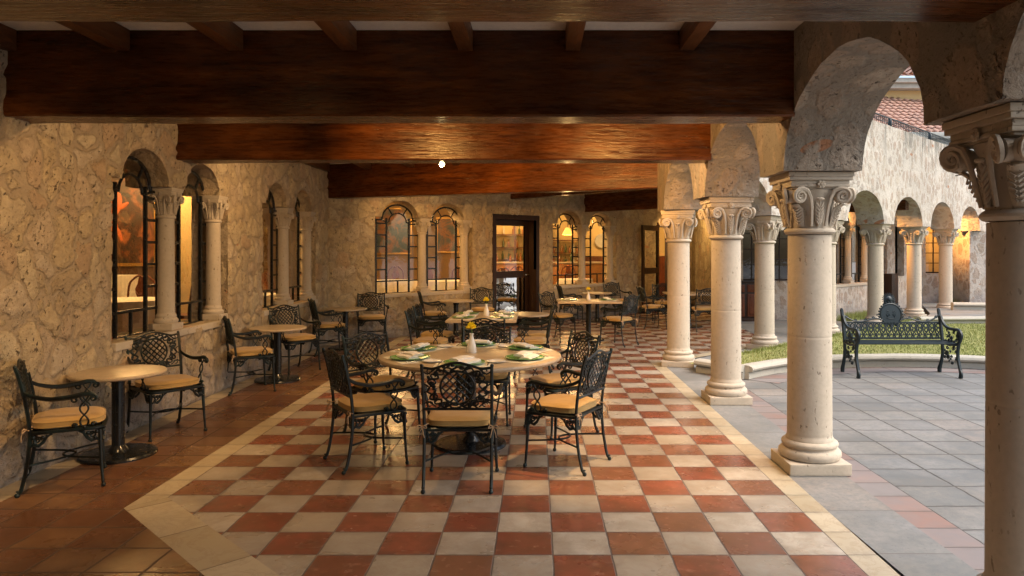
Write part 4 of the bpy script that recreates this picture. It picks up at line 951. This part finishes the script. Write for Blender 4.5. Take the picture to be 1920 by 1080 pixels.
for i in range(16):
    x=-BW+.04+i*(2*BW-.08)/15; r=.027
    bb([(x+r*math.cos(2*PI*q/12),.643+r*math.sin(2*PI*q/12)) for q in range(12)],.009,5,True)
    bb([(x+r*.8*math.cos(2*PI*q/12),.587+r*math.sin(2*PI*q/12)) for q in range(12)],.009,5,True)
    bb([(x-.045,.62),(x-.042,.56),(x-.03,.52),(x-.005,.49)],.010); bb([(x+.045,.685),(x+.03,.60),(x-.01,.54),(x-.045,.49)],.009); bb([(x-.045,.685),(x-.045,.60)],.009)
    for dx,dz in ((0,.018),(0,-.018),(.018,0),(-.018,0)): m.ball((x+dx,yb(.535),.535+dz),.011,n=6,m=4)
    m.ball((x-.045,yb(.625),.625),.013,n=6,m=4); m.ball((x,yb(.675),.675),.012,n=6,m=4)
obj('back_panel',m,M['bench'],t_)
m=MB(); 
cr=[(-BW,.80),(-.6,.745),(-.52,.71),(-.44,.70),(-.36,.71),(-.28,.735),(-.2,.745),(-.13,.72)]
for s in (-1,1):
    bb([(s*v.x,v.y) for v in bez([(a*-1,b,0) for a,b in cr],4)],.011,6)
    for xx,zz in ((.62,.755),(.5,.71),(.36,.715),(.25,.745)): 
        bb([(s*xx+.02*math.cos(q*.8)*(1-q/12),zz+.005+.02*math.sin(q*.8)*(1-q/12)) for q in range(9)],.007); m.ball((s*xx,yb(zz),zz),.016,1.6,.6,.8,7,4)
obj('crest_rail',m,M['bench'],t_)
m=MB(); A=Matrix.Translation((0,yb(.80)-.0,.80))@Matrix.Rotation(R(90-8),4,'X')@Matrix.Translation((0,0,-.012))
m.lathe([(0,0),(.148,0),(.155,.006),(.155,.02),(.145,.026),(.138,.02),(.135,.016),(0,.02)],40,M=A,cap=False)
for q in range(26): a=2*PI*q/26; m.ball(A@Vector((.163*math.cos(a),.163*math.sin(a),.012)),.017,1,.6,1,6,4)
# engraved flourish on the medallion
for s in (-1,1):
    m.tube([A@Vector((s*(.02+.035*q/6)+.0,-.02+.022*math.sin(q),.021)) for q in range(9)],.0045,5); m.tube([A@Vector((s*(.045+.018*math.cos(q*.8)),.03+.016*math.sin(q*.8),.021)) for q in range(7)],.004,5)
m.tube([A@Vector((-.06+.02*q,-.055-.012*math.sin(q*PI/6),.021)) for q in range(7)],.0045,5)
for s in (-1,1): m.tube([A@Vector((s*(.17+.03*(1-q/12)*math.cos(q*.7)),-.02+.03*(1-q/12)*math.sin(q*.7),.012)) for q in range(10)],.008,5)
obj('medallion',m,M['bench'],t_)
m=MB(); A=Matrix.Translation((0,yb(.99),1.0))@Matrix.Rotation(R(90-8),4,'X')
m.lathe([(0,-.012),(.05,-.012),(.056,0),(.045,.012),(0,.02)],24,M=A,cap=False)
for q in range(22):
    a=2*PI*q/22; c_,s_=math.cos(a),math.sin(a); m.tube([A@Vector((.05*c_,.05*s_,0)),A@Vector((.095*c_,.095*s_,0))],[.011,.005],5)
m.ball(A@Vector((0,0,.016)),.032,.9,.5,1,10,6); m.ball((0,yb(.93),.945),.03,1.4,.5,.7,8,4); obj('sun_crest',m,M['bench'],t_)
m=MB()
for k in range(5): y=-.2+.085*k; m.bbox(-BW,y,.435,BW,y+.05,.452,.004)
obj('seat',m,M['bench'],t_)
# ---------------- far roofs, railing ----------------
t_=thing('balcony_railing','dark blue green cast railing along the top of the courtyard wall','railing',(0,0,0))
m=MB(); n=66; q0=Vector((7.0,15.9,0)); q1=Vector((12.9,21.8,0)); dv=(q1-q0); L_=dv.length; dv.normalize(); zb=4.53
def Q(s,z): v=q0+dv*s; return (v.x,v.y,z)
m.tube([Q(0,zb+.36),Q(L_,zb+.36)],.018,6); m.tube([Q(0,zb+.24),Q(L_,zb+.24)],.009,5); m.tube([Q(0,zb+.06),Q(L_,zb+.06)],.012,5); obj('rail',m,M['bench'],t_)
m=MB()
for i in range(int(L_/.12)): s=.03+i*.12; m.tube([Q(s,zb),Q(s,zb+.24)],.007,4); m.tube([Q(s+.03*math.cos(a),zb+.30+.045*math.sin(a)) for a in [k*PI/4 for k in range(8)]],.007,4,closed=True)
obj('balusters',m,M['bench'],t_)
m=MB()
for s in (2.2,5.2): m.ball(Q(s,zb+.22),.15,.35,.35,1,8,6); 
obj('rosettes',m,M['bench'],t_)
def tiled_roof(o,ex,slope,wid,ln,name,parent):
    """o = left eave corner, ex = unit vector along the eave, slope = vector up the roof per metre"""
    m=MB(); ex=Vector(ex); sv=Vector(slope).normalized(); nn=ex.cross(sv).normalized()
    if nn.z<0: nn=-nn
    rg=random.Random(2); p=.24; tl=.36
    for i in range(int(wid/p)):
        for j in range(int(ln/tl)):
            b=Vector(o)+ex*(i*p+rg.uniform(-.012,.012))+sv*(j*tl+rg.uniform(-.015,.015)); vs=[]
            for (s_,r_,h_) in ((0,.085,.03),(tl*1.15,.07,.005)):
                for k in range(6): a=PI*k/5; vs.append(b+sv*s_+ex*(.12-r_*math.cos(a))+nn*(r_*math.sin(a)+h_))
            m.add(vs,[(k,k+1,k+7,k+6) for k in range(5)])
    oo=Vector(o)-nn*.01; m.add([oo,oo+ex*wid,oo+ex*wid+sv*ln,oo+sv*ln],[(0,1,2,3)])
    return obj(name,m,M['roof'],parent,smooth=False)
hb=thing('tiled_house','ochre upper building with terracotta tiled roofs and pale cornices above the courtyard wall','building',(0,0,0))
tiled_roof((6.5,22.2,5.42),(1,.13,0),(0,1,.52),14,4.4,'roof',hb)
m=MB(); m.bbox(6.2,22.25,5.16,22,22.9,5.36,.03); m.bbox(6.4,22.4,3.6,22,26.6,5.2,.01); obj('cornice',m,M['cornice'],hb)
m=MB(); m.bbox(6.5,26.6,3.5,24,32,7.62,.01); obj('wall',m,M['yellowplaster'],hb)
m=MB(); m.bbox(6.2,26.2,7.6,24.4,32.4,7.78,.03); m.bbox(6.05,26.05,7.78,24.6,32.5,7.95,.03); obj('cornice',m,M['cornice'],hb)
tiled_roof((5.9,25.95,8.0),(1,0.0,0),(0,1,.36),18,3.4,'roof',hb)
# ---------------- cabinet, urn box by the far walls ----------------
t_=thing('wooden_cabinet','dark carved sideboard with two doors and drawers against the far stone wall','cabinet',(4.98,17.4,0))
m=MB(); m.bbox(-.45,-.2,.06,.5,.28,.92,.01); m.bbox(-.48,-.23,.92,.53,.29,.96,.008); m.bbox(-.47,-.22,0,.52,.29,.07,.008); obj('body',m,M['darkwood'],t_)
for x in (-.42,.05):
    m=MB(); m.bbox(x,-.222,.12,x+.4,-.199,.66,.006); m.tube([(x+.06,-.224,.17),(x+.34,-.224,.17),(x+.34,-.224,.6),(x+.06,-.224,.6)],.008,4,closed=True); obj('cabinet_door',m,M['redwood'],t_)
    m=MB(); m.bbox(x,-.222,.70,x+.4,-.199,.88,.006); m.tube([(x+.04,-.224,.73),(x+.36,-.224,.73),(x+.36,-.224,.85),(x+.04,-.224,.85)],.006,4,closed=True); obj('drawer',m,M['redwood'],t_)
m=MB(); m.bbox(0,0,0,.5,.35,1.05,.012); obj('planter_box',m,M['darkwood'],label='brown upright box beside the dark door behind the far arcade',cat='box',loc=(9.86,20.0,0),rotz=R(45))
# dark door in the far wall
m=MB(); m.bbox(3.0,.2,.02,3.75,.25,2.28,.01); 
for z in (.3,1.25): m.bbox(3.1,.185,z,3.65,.203,z+.8,.01)
m.xf(BG); obj('wooden_door',m,M['darkwood'],label='dark panelled door in the far wall behind the arcade',cat='door')
# carved crest above the glazed door
m=MB(); B=BD@Matrix.Translation((4.62,0,2.66)) ; i0=0
for s in (-1,1):
    for c in ((s*.11,.0),(s*.07,-.10)): m.tube([(x,-.03,z) for x,z in spiral(c,.075,1.6,s,20)],.016,6)
m.ball((0,-.02,.05),.06,1,.5,1.2,8,5); m.ball((0,-.02,-.06),.05,1.6,.4,.6,8,5); m.xf(B); obj('carved_crest',m,M['column'],label='small carved scroll ornament on the wall above the glazed door',cat='ornament')
# ---------------- rooms behind the windows ----------------
RF=.15
rm=MB(); rm.poly([(LW-.46,3),(-17,3),(-17,27),(9,27),(9,25.4),(-4.1,12.7)][::-1],RF); struct('room_floor',rm,M['roomfloor'])
rm=MB(); rm.poly([(LW-.2,3),(-17,3),(-17,27),(9,27),(9,25.4),(-4.0,13.0)],3.5); struct('room_ceiling',rm,M['warmwall'])
def rw(x0,y0,x1,y1,mat,label,th=.15,z0=0.02,z1=3.52):
    L_=math.hypot(x1-x0,y1-y0); m=MB(); m.box(0,0,z0,L_,th,z1); m.xf(WM(x0,y0,math.atan2(y1-y0,x1-x0))); return obj('room_wall',m,mat,label=label,cat='wall',smooth=False)
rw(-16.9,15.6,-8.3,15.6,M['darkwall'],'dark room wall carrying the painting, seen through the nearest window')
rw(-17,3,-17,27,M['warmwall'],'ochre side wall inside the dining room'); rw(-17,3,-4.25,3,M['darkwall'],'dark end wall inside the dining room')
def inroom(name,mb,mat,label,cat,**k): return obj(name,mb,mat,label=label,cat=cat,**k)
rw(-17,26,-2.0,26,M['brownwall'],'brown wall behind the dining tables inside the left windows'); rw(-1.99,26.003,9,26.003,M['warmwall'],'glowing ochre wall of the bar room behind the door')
m=MB(); m.box(1.7,25.93,RF,9,25.997,1.5); inroom('wainscot',m,M['redwood'],'red brown wooden panelling under the ochre bar wall','panelling',smooth=False)
BR=Matrix.Translation((0,25.98,0))
# pale pier inside near the first window
m=MB(); m.bbox(-6.62,13.3,.15,-6.28,13.7,3.49,.02); obj('room_pier',m,M['warmwall'],label='pale plastered pier glowing inside the nearest window',cat='pier',smooth=False)
# paintings: plain painterly stand-ins on canvas
def painting_mat(name,cols,sc,seed):
    t=NT(name); o=t.n('Mapping',{'Vector':t.obj(),'Location':(seed,seed*2,0)}).outputs[0]; n=t.noise(sc,5,.6,vec=o,dist=1.6)
    return t.out(t.ramp(n,[(.28+.44*i/(len(cols)-1),c) for i,c in enumerate(cols)]),.45,None)
M['p1']=painting_mat('dark_red_painted_canvas',[(.015,.01,.006),(.03,.018,.01),(.08,.03,.012),(.30,.10,.03),(.05,.02,.012)],1.7,1.3)
M['p2']=painting_mat('blue_orange_painted_canvas',[(.01,.015,.02),(.03,.06,.09),(.05,.07,.08),(.28,.10,.03),(.03,.05,.06)],1.5,4.1)
def painting(w_,h,B,mat,label,blobs=()):
    t_=thing('framed_painting',label,'painting'); t_.matrix_world=B
    m=MB(); f=.07
    for (a,b,c,d_) in ((-w_/2-f,0,w_/2+f,f),(-w_/2-f,h-f,w_/2+f,h),(-w_/2-f,f,-w_/2,h-f),(w_/2,f,w_/2+f,h-f)): m.bbox(a,-.05,b,c,0,d_,.01)
    obj('frame',m,M['gold'],t_); m=MB(); m.box(-w_/2,-.02,f,w_/2,-.003,h-f); obj('canvas',m,mat,t_)
    if blobs:
        m=MB()
        for (x,z,a,b,r) in blobs: j=len(m.v); m.lathe([(0,0),(1,0),(.9,.004),(0,.005)],16,cap=False); m.xf(Matrix.Translation((x,-.021,z))@Matrix.Rotation(R(r),4,'Y')@Matrix.Diagonal((a,1,b,1))@Matrix.Rotation(R(90),4,'X'),j)
        obj('painted_shape',m,M['paint_red'],t_)
    return t_
M['gold']=plain('gilded_frame',(.45,.25,.07),.35,.6); M['paint_red']=plain('orange_red_paint',(.55,.14,.04),.5,0,.6,5)
painting(1.7,2.0,Matrix.Translation((-9.1,15.59,1.35)),M['p1'],'large painting with orange red drapery on dark ground inside the nearest window',[(.02,1.35,.13,.26,10),(-.05,.95,.10,.24,-14),(.16,1.3,.05,.16,60),(.0,1.66,.06,.07,0),(-.14,1.05,.05,.2,20),(.1,.7,.04,.16,-20)])
painting(1.6,1.7,BR@Matrix.Translation((-5.35,-.01,1.55)),M['p2'],'large blue and orange painting inside the left window of the lit pair')
painting(.7,1.3,BR@Matrix.Translation((-3.2,-.01,1.6)),M['p2'],'smaller painting inside the lit pair of windows')
M['honey']=wood('honey_wood',(.30,.13,.04),(.45,.22,.07),.35,(3,3,.3),4)
# dining tables and splat back chairs inside
def dining_chair():
    t_=thing('dining_chair','','chair'); w_=M['redwood']
    for sx in (-1,1):
        m=MB(); m.tube(bez([(sx*.2,-.2,0),(sx*.2,-.19,.45),(sx*.22,-.22,.7),(sx*.2,-.25,.95),(sx*.12,-.26,1.05)],4),.018,6); obj('leg',m,w_,t_)
        m=MB(); m.tube([(sx*.22,.2,0),(sx*.21,.19,.2),(sx*.21,.19,.45)],[.014,.018,.026],6); obj('leg',m,w_,t_)
    m=MB(); m.bbox(-.24,-.22,.42,.24,.24,.48,.015); obj('seat',m,w_,t_)
    m=MB(); m.tube(bez([(-.13,-.26,1.045),(-.06,-.26,1.09),(0,-.26,1.06),(.06,-.26,1.09),(.13,-.26,1.045)],4),.02,6)
    prof=[(.07,.48),(.05,.56),(.045,.64),(.10,.78),(.11,.86),(.07,.95),(.06,1.06)]
    L_=[(-a,b) for a,b in prof]+[(a,b) for a,b in prof[::-1]]; n=len(L_)
    m.add([(x,-.215-.05*(z-.48)/.5,z) for x,z in L_]+[(x,-.195-.05*(z-.48)/.5,z) for x,z in L_],[tuple(range(n)),tuple(range(n,2*n))[::-1]]+[(i,(i+1)%n,n+(i+1)%n,n+i) for i in range(n)])
    obj('back',m,w_,t_); return t_
dc=dining_chair(); df=True
def inner_table(x,y,label,r=.65,chairs=()):
    global df
    t_=thing('dining_table',label,'table',(x,y,RF)); m=MB(); m.lathe([(.06,0),(.05,.7)],12); m.lathe([(.3,0),(.3,.03)],20); obj('post',m,M['darkwood'],t_); m=MB(); m.lathe([(0,.70),(r-.02,.70),(r-.02,.73),(0,.73)],32,cap=False); obj('tabletop',m,M['darkwood'],t_)
    m=MB(); n=64; vs=[]
    for (rr,z,am) in ((0,.735,0),(r,.735,0),(r+.02,.6,.015),(r+.03,.35,.04),(r+.05,.12,.06)):
        for k in range(n): a=2*PI*k/n; q=rr+am*math.sin(k*PI/4*1.0*2); vs.append((q*math.cos(a),q*math.sin(a),z))
    m.add(vs,[(i*n+k,i*n+(k+1)%n,(i+1)*n+(k+1)%n,(i+1)*n+k) for i in range(4) for k in range(n)]); obj('table_cloth',m,M['cloth'],label='white cloth over '+label,cat='tablecloth',loc=(x,y,RF))
    for k,(a,l) in enumerate(chairs):
        o=dc if df else copy_tree(dc); df=False; cx_,cy_=x+(r+.15)*math.cos(R(a)),y+(r+.15)*math.sin(R(a)); o.location=(cx_,cy_,RF); o.rotation_euler=(0,0,R(a+90)); o['label']=l; o['group']='dining chairs inside the restaurant'
def D(s,dp): v=BD@Vector((s,dp,0)); return v.x,v.y
inner_table(-6.75,11.8,'the dining table inside the nearest window',.7,((-150,'splat back dining chair left of the table inside the nearest window'),(105,'splat back dining chair behind the table in the left pane of the nearest window'),(10,'dining chair right of the table inside the nearest window')))
inner_table(-5.2,13.2,'the rear dining table in the right half of the nearest window',.55,((100,'dining chair before the glowing pier inside the nearest window'),))
inner_table(-3.75,19.6,'the brightly lit dining table inside the lit windows left of the door',.75,((60,'dining chair right of the lit dining table left of the door'),(105,'splat back dining chair behind the lit dining table, in the left window'),(-170,'dining chair at the left end of the lit dining table')))
inner_table(-2.35,19.4,'the second lit dining table close to the glazed door',.6,((80,'splat back dining chair behind the second lit dining table'),(130,'dining chair behind the second lit dining table, left side')))
for px_,py_,rr_,ll_ in ((-.95,18.9,20,'dining chair seen through the lower pane of the glazed door'),(-.6,20.3,170,'dining chair seen through the upper pane of the glazed door')):
    o=copy_tree(dc); o.location=(px_,py_,RF); o.rotation_euler=(0,0,R(rr_)); o['label']=ll_; o['group']='dining chairs inside the restaurant'
inner_table(1.1,20.6,'the small laid dining table inside the right windows',.5,((100,'dining chair behind the small laid table inside the right windows'),))
m=MB(); m.bbox(-12.5,14.6,.15,-8.4,15.3,1.18,.02); inroom('buffet_table',m,M['cloth'],'long white clothed buffet table below the painting','table')
m=MB(); m.bbox(-1.9,22.0,.15,2.0,22.5,1.30,.01); inroom('bar_counter',m,M['honey'],'red brown bar counter behind the glazed door','counter'); m=MB(); m.bbox(-1.96,21.94,1.302,2.06,22.56,1.35,.01); inroom('counter_top',m,M['marble'],'pale stone top of the bar counter','counter top')
t_=thing('bottle_shelf','backlit bar shelves full of bottles behind the counter','shelf'); t_.matrix_world=BR@Matrix.Translation((-1.8,-.32,0))
m=MB()
for x in (0,1.0,2.0): m.box(x,0,.15,x+.04,.3,2.9)
obj('upright',m,M['redwood'],t_)
for z in (.9,1.35,1.8,2.25): m=MB(); m.box(.04,0.003,z,2.0,.297,z+.03); obj('shelf_board',m,M['redwood'],t_)
ORD=['first','second','third','fourth','fifth','sixth','seventh','eighth','ninth','tenth','eleventh','twelfth','thirteenth','fourteenth','fifteenth','sixteenth','seventeenth','eighteenth','nineteenth','twentieth','next to last','last','last but two','extra']+['far']*6
def bottle_me(h,r,mat): m=MB(); m.lathe([(0,0),(r,0),(r,h*.55),(r*.8,h*.66),(r*.35,h*.75),(r*.35,h*.97),(r*.42,h),(0,h)],10,cap=False); return m.mesh('bottle',mat)
bms=[bottle_me(.30,.037,M['bottle']),bottle_me(.27,.042,M['bottle2']),bottle_me(.32,.034,M['bottle3']),bottle_me(.24,.045,M['bottle2'])]
rg=random.Random(11)
for sh,z in (('lowest',.932),('second',1.382),('third',1.832),('top',2.282)):
    x=.1; ix=0
    while x<1.9:
        p=BR@Matrix.Translation((-1.8,-.32,0))@Vector((x,.13+rg.uniform(-.06,.06),z)); k=rg.randrange(4)
        tag(link('bottle',bms[k],loc=p),['dark green','squat amber','tall clear','short amber'][k]+' bottle, number '[:7]+', %s from the left on the %s bar shelf'%(ORD[ix],sh),'bottle','bottles on the bar shelves'); ix+=1; x+=rg.uniform(.13,.34)
for k in range(9):
    p=BR@Vector((-1.6+k*.38+rg.uniform(-.05,.05),-3.75+rg.uniform(-.15,.15),1.352)); q=rg.randrange(4); tag(link('bottle',bms[q],loc=p),['dark green','squat amber','tall clear','short amber'][q]+' bottle standing %s from the left on the bar counter'%ORD[k],'bottle','bottles on the bar counter')
t_=thing('bottle_shelf','bar shelf with bottles inside the right pair of windows','shelf'); t_.matrix_world=BR@Matrix.Translation((.5,-.36,0))
for x in (0,1.2): m=MB(); m.box(x,0,.02,x+.04,.3,2.4); obj('upright',m,M['redwood'],t_)
for z in (1.15,1.6,2.05): m=MB(); m.box(.04,0.003,z,1.2,.297,z+.03); obj('shelf_board',m,M['redwood'],t_)
for sh,z in (('lower',1.182),('middle',1.632)):
    for k in range(8): p=BR@Matrix.Translation((.5,-.36,0))@Vector((.12+k*.14,.14,z)); q=(k*7+3)%4; tag(link('bottle',bms[q],loc=p),['dark green','squat amber','tall clear','short amber'][q]+' bottle, %s from the left on the %s shelf in the right windows'%(ORD[k],sh),'bottle','bottles on the shelf inside the right windows')
m=MB(); m.lathe([(0,0),(.22,0),(.26,.02),(.25,.03),(.17,.015),(0,.015)],28,M=Matrix.Rotation(PI/2,4,'X'),cap=False); m.xf(BR@Matrix.Translation((2.35,-.06,2.05))); inroom('wall_plate',m,M['cornice'],'round decorative plate on the ochre wall inside the right windows','plate')
# ---------------- lamps ----------------
def plight(name,loc,pw,col=(1,.56,.22),r=.06,spot=None,aim=None,parent=None,blend=.5):
    l=bpy.data.lights.new(name,'SPOT' if spot else 'POINT'); l.energy=pw; l.color=col; l.shadow_soft_size=r
    if spot: l.spot_size=R(spot); l.spot_blend=blend
    o=bpy.data.objects.new(name,l); C.objects.link(o); o.location=loc
    if aim: o.rotation_euler=(Vector(aim)-Vector(loc)).to_track_quat('-Z','Y').to_euler()
    return o
def spotlamp(x,y,z,label,pw,aims,col=(1,.59,.25),bulb=True):
    t_=thing('spotlight',label,'lamp',(x,y,z),0,'small spotlights behind the beams')
    m=MB(); m.lathe([(.0,.05),(.03,.05),(.035,.0),(.045,-.06),(.04,-.06),(.03,-.01),(0,.0)],16,cap=False); m.tube([(0,0,.04),(0,0,.12)],.012,6); obj('housing',m,M['black'],t_)
    m=MB(); m.ball((0,0,-.062),.027,n=12,m=8); obj('bulb',m,M['lampwarm'],t_)
    for (a,p,s) in aims:
        plight('lamp_light',(x,y,z-.1),p*pw,(1,.48,.12) if p>99 and a[2]>2.5 else col,.03,s,a)
spotlamp(-1.05,7.99,2.70,'lit spotlight under the rear edge of the orange beam, sparkling',1,[((-1.35,11.8,2.86),170,42),((.2,11.3,2.95),220,70),((-1.0,9.2,0),45,110)])
spotlamp(-1.3,5.62,2.88,'hidden spotlight behind the second beam, left side',1,[((-.9,7.54,2.95),110,80),((-3.78,6.6,1.3),75,100),((-1.5,6.6,0),35,110)])
spotlamp(.95,5.62,2.88,'hidden spotlight behind the second beam, right side',1,[((1.85,6.2,2.6),22,130),((1.1,7.54,2.95),110,70),((.75,5.9,0),130,55),((.6,6.4,0),35,120)])
spotlamp(.9,8.03,2.88,'hidden spotlight behind the orange beam, right side',1,[((.9,11,2.95),250,70),((1.85,8.6,2.6),60,130),((.6,9,0),35,120)])
spotlamp(-2.4,8.1,2.88,'hidden spotlight behind the orange beam, left side',1,[((-3.78,10,1.4),58,120)])
spotlamp(-2.2,3.2,2.88,'hidden spotlight behind the nearest beam',1,[((-3.78,4.6,1.2),78,80),((-2.2,3.9,0),35,75)])
spotlamp(-1.8,12.9,2.95,'hidden spotlight behind the slanting beam',1,[((-2.2,15.0,1.5),34,130)])
spotlamp(1.6,14.8,3.08,'hidden spotlight behind the thin dark beam in the far wing',1,[((1.4,15.4,0),60,130)])
def ceiling_glow(x,y,z,pw,label,r=.12):
    t_=thing('pendant_lamp',label,'lamp',(x,y,z)); m=MB(); m.lathe([(.03,.2),(.06,.18),(.13,.05),(.15,0),(.145,0),(.12,.05),(.05,.17)],20,cap=False); obj('lamp_shade',m,M['shade'],t_); m=MB(); m.tube([(0,0,.18),(0,0,3.5-z)],.006,5); obj('cable',m,M['black'],t_)
    plight('lamp_light',(x,y,z-.04),pw*.95,(1,.62,.24),.45 if z>3 else .08)
ceiling_glow(-2.75,15.3,3.32,260,'ceiling lamp over the lit dining table left of the door')
ceiling_glow(-4.6,22.6,3.25,130,'ceiling lamp before the blue and orange painting')
ceiling_glow(-1.2,20.2,3.25,230,'ceiling lamp over the bar counter')
ceiling_glow(-.8,25.0,3.25,90,'ceiling lamp lighting the bar shelves')
ceiling_glow(.86,20.0,2.13,55,'orange pendant lamp shade seen in the right windows')
ceiling_glow(2.4,24.4,3.25,130,'ceiling lamp lighting the ochre wall with the plate')
ceiling_glow(4.3,22.4,3.25,60,'ceiling lamp inside the open doorway')
ceiling_glow(-6.9,12.6,3.25,170,'ceiling lamp over the table inside the nearest window')
ceiling_glow(-9.3,14.2,3.25,120,'ceiling lamp before the painting')
ceiling_glow(-5.6,12.6,3.25,60,'ceiling lamp near the glowing pier')
spotlamp(7.95,18.15,3.05,'orange lamp under the far walkway roof',1,[((9.3,17.6,2.5),260,100),((9.0,17.8,1.0),50,120)],col=(1,.45,.12))
spotlamp(11.75,21.2,3.05,'orange lamp above the last arch',1,[((13.0,21.3,2.5),260,100)],col=(1,.45,.12))
spotlamp(4.0,19.4,3.0,'lamp lighting the wall behind the corner column',1,[((4.62,20.4,1.3),60,140)],col=(1,.6,.2))
plight('lamp_light',(13.2,23.2,2.4),60,(1,.5,.15),.1)
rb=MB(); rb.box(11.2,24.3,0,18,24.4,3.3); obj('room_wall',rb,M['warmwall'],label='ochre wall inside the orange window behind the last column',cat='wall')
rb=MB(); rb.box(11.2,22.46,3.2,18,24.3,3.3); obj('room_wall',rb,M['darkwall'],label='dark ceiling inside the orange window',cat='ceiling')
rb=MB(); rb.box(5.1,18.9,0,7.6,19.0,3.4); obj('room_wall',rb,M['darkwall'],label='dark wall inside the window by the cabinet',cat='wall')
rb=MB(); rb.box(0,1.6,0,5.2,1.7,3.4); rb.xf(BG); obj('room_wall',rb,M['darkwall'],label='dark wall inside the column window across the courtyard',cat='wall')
# visible lamp of the photo
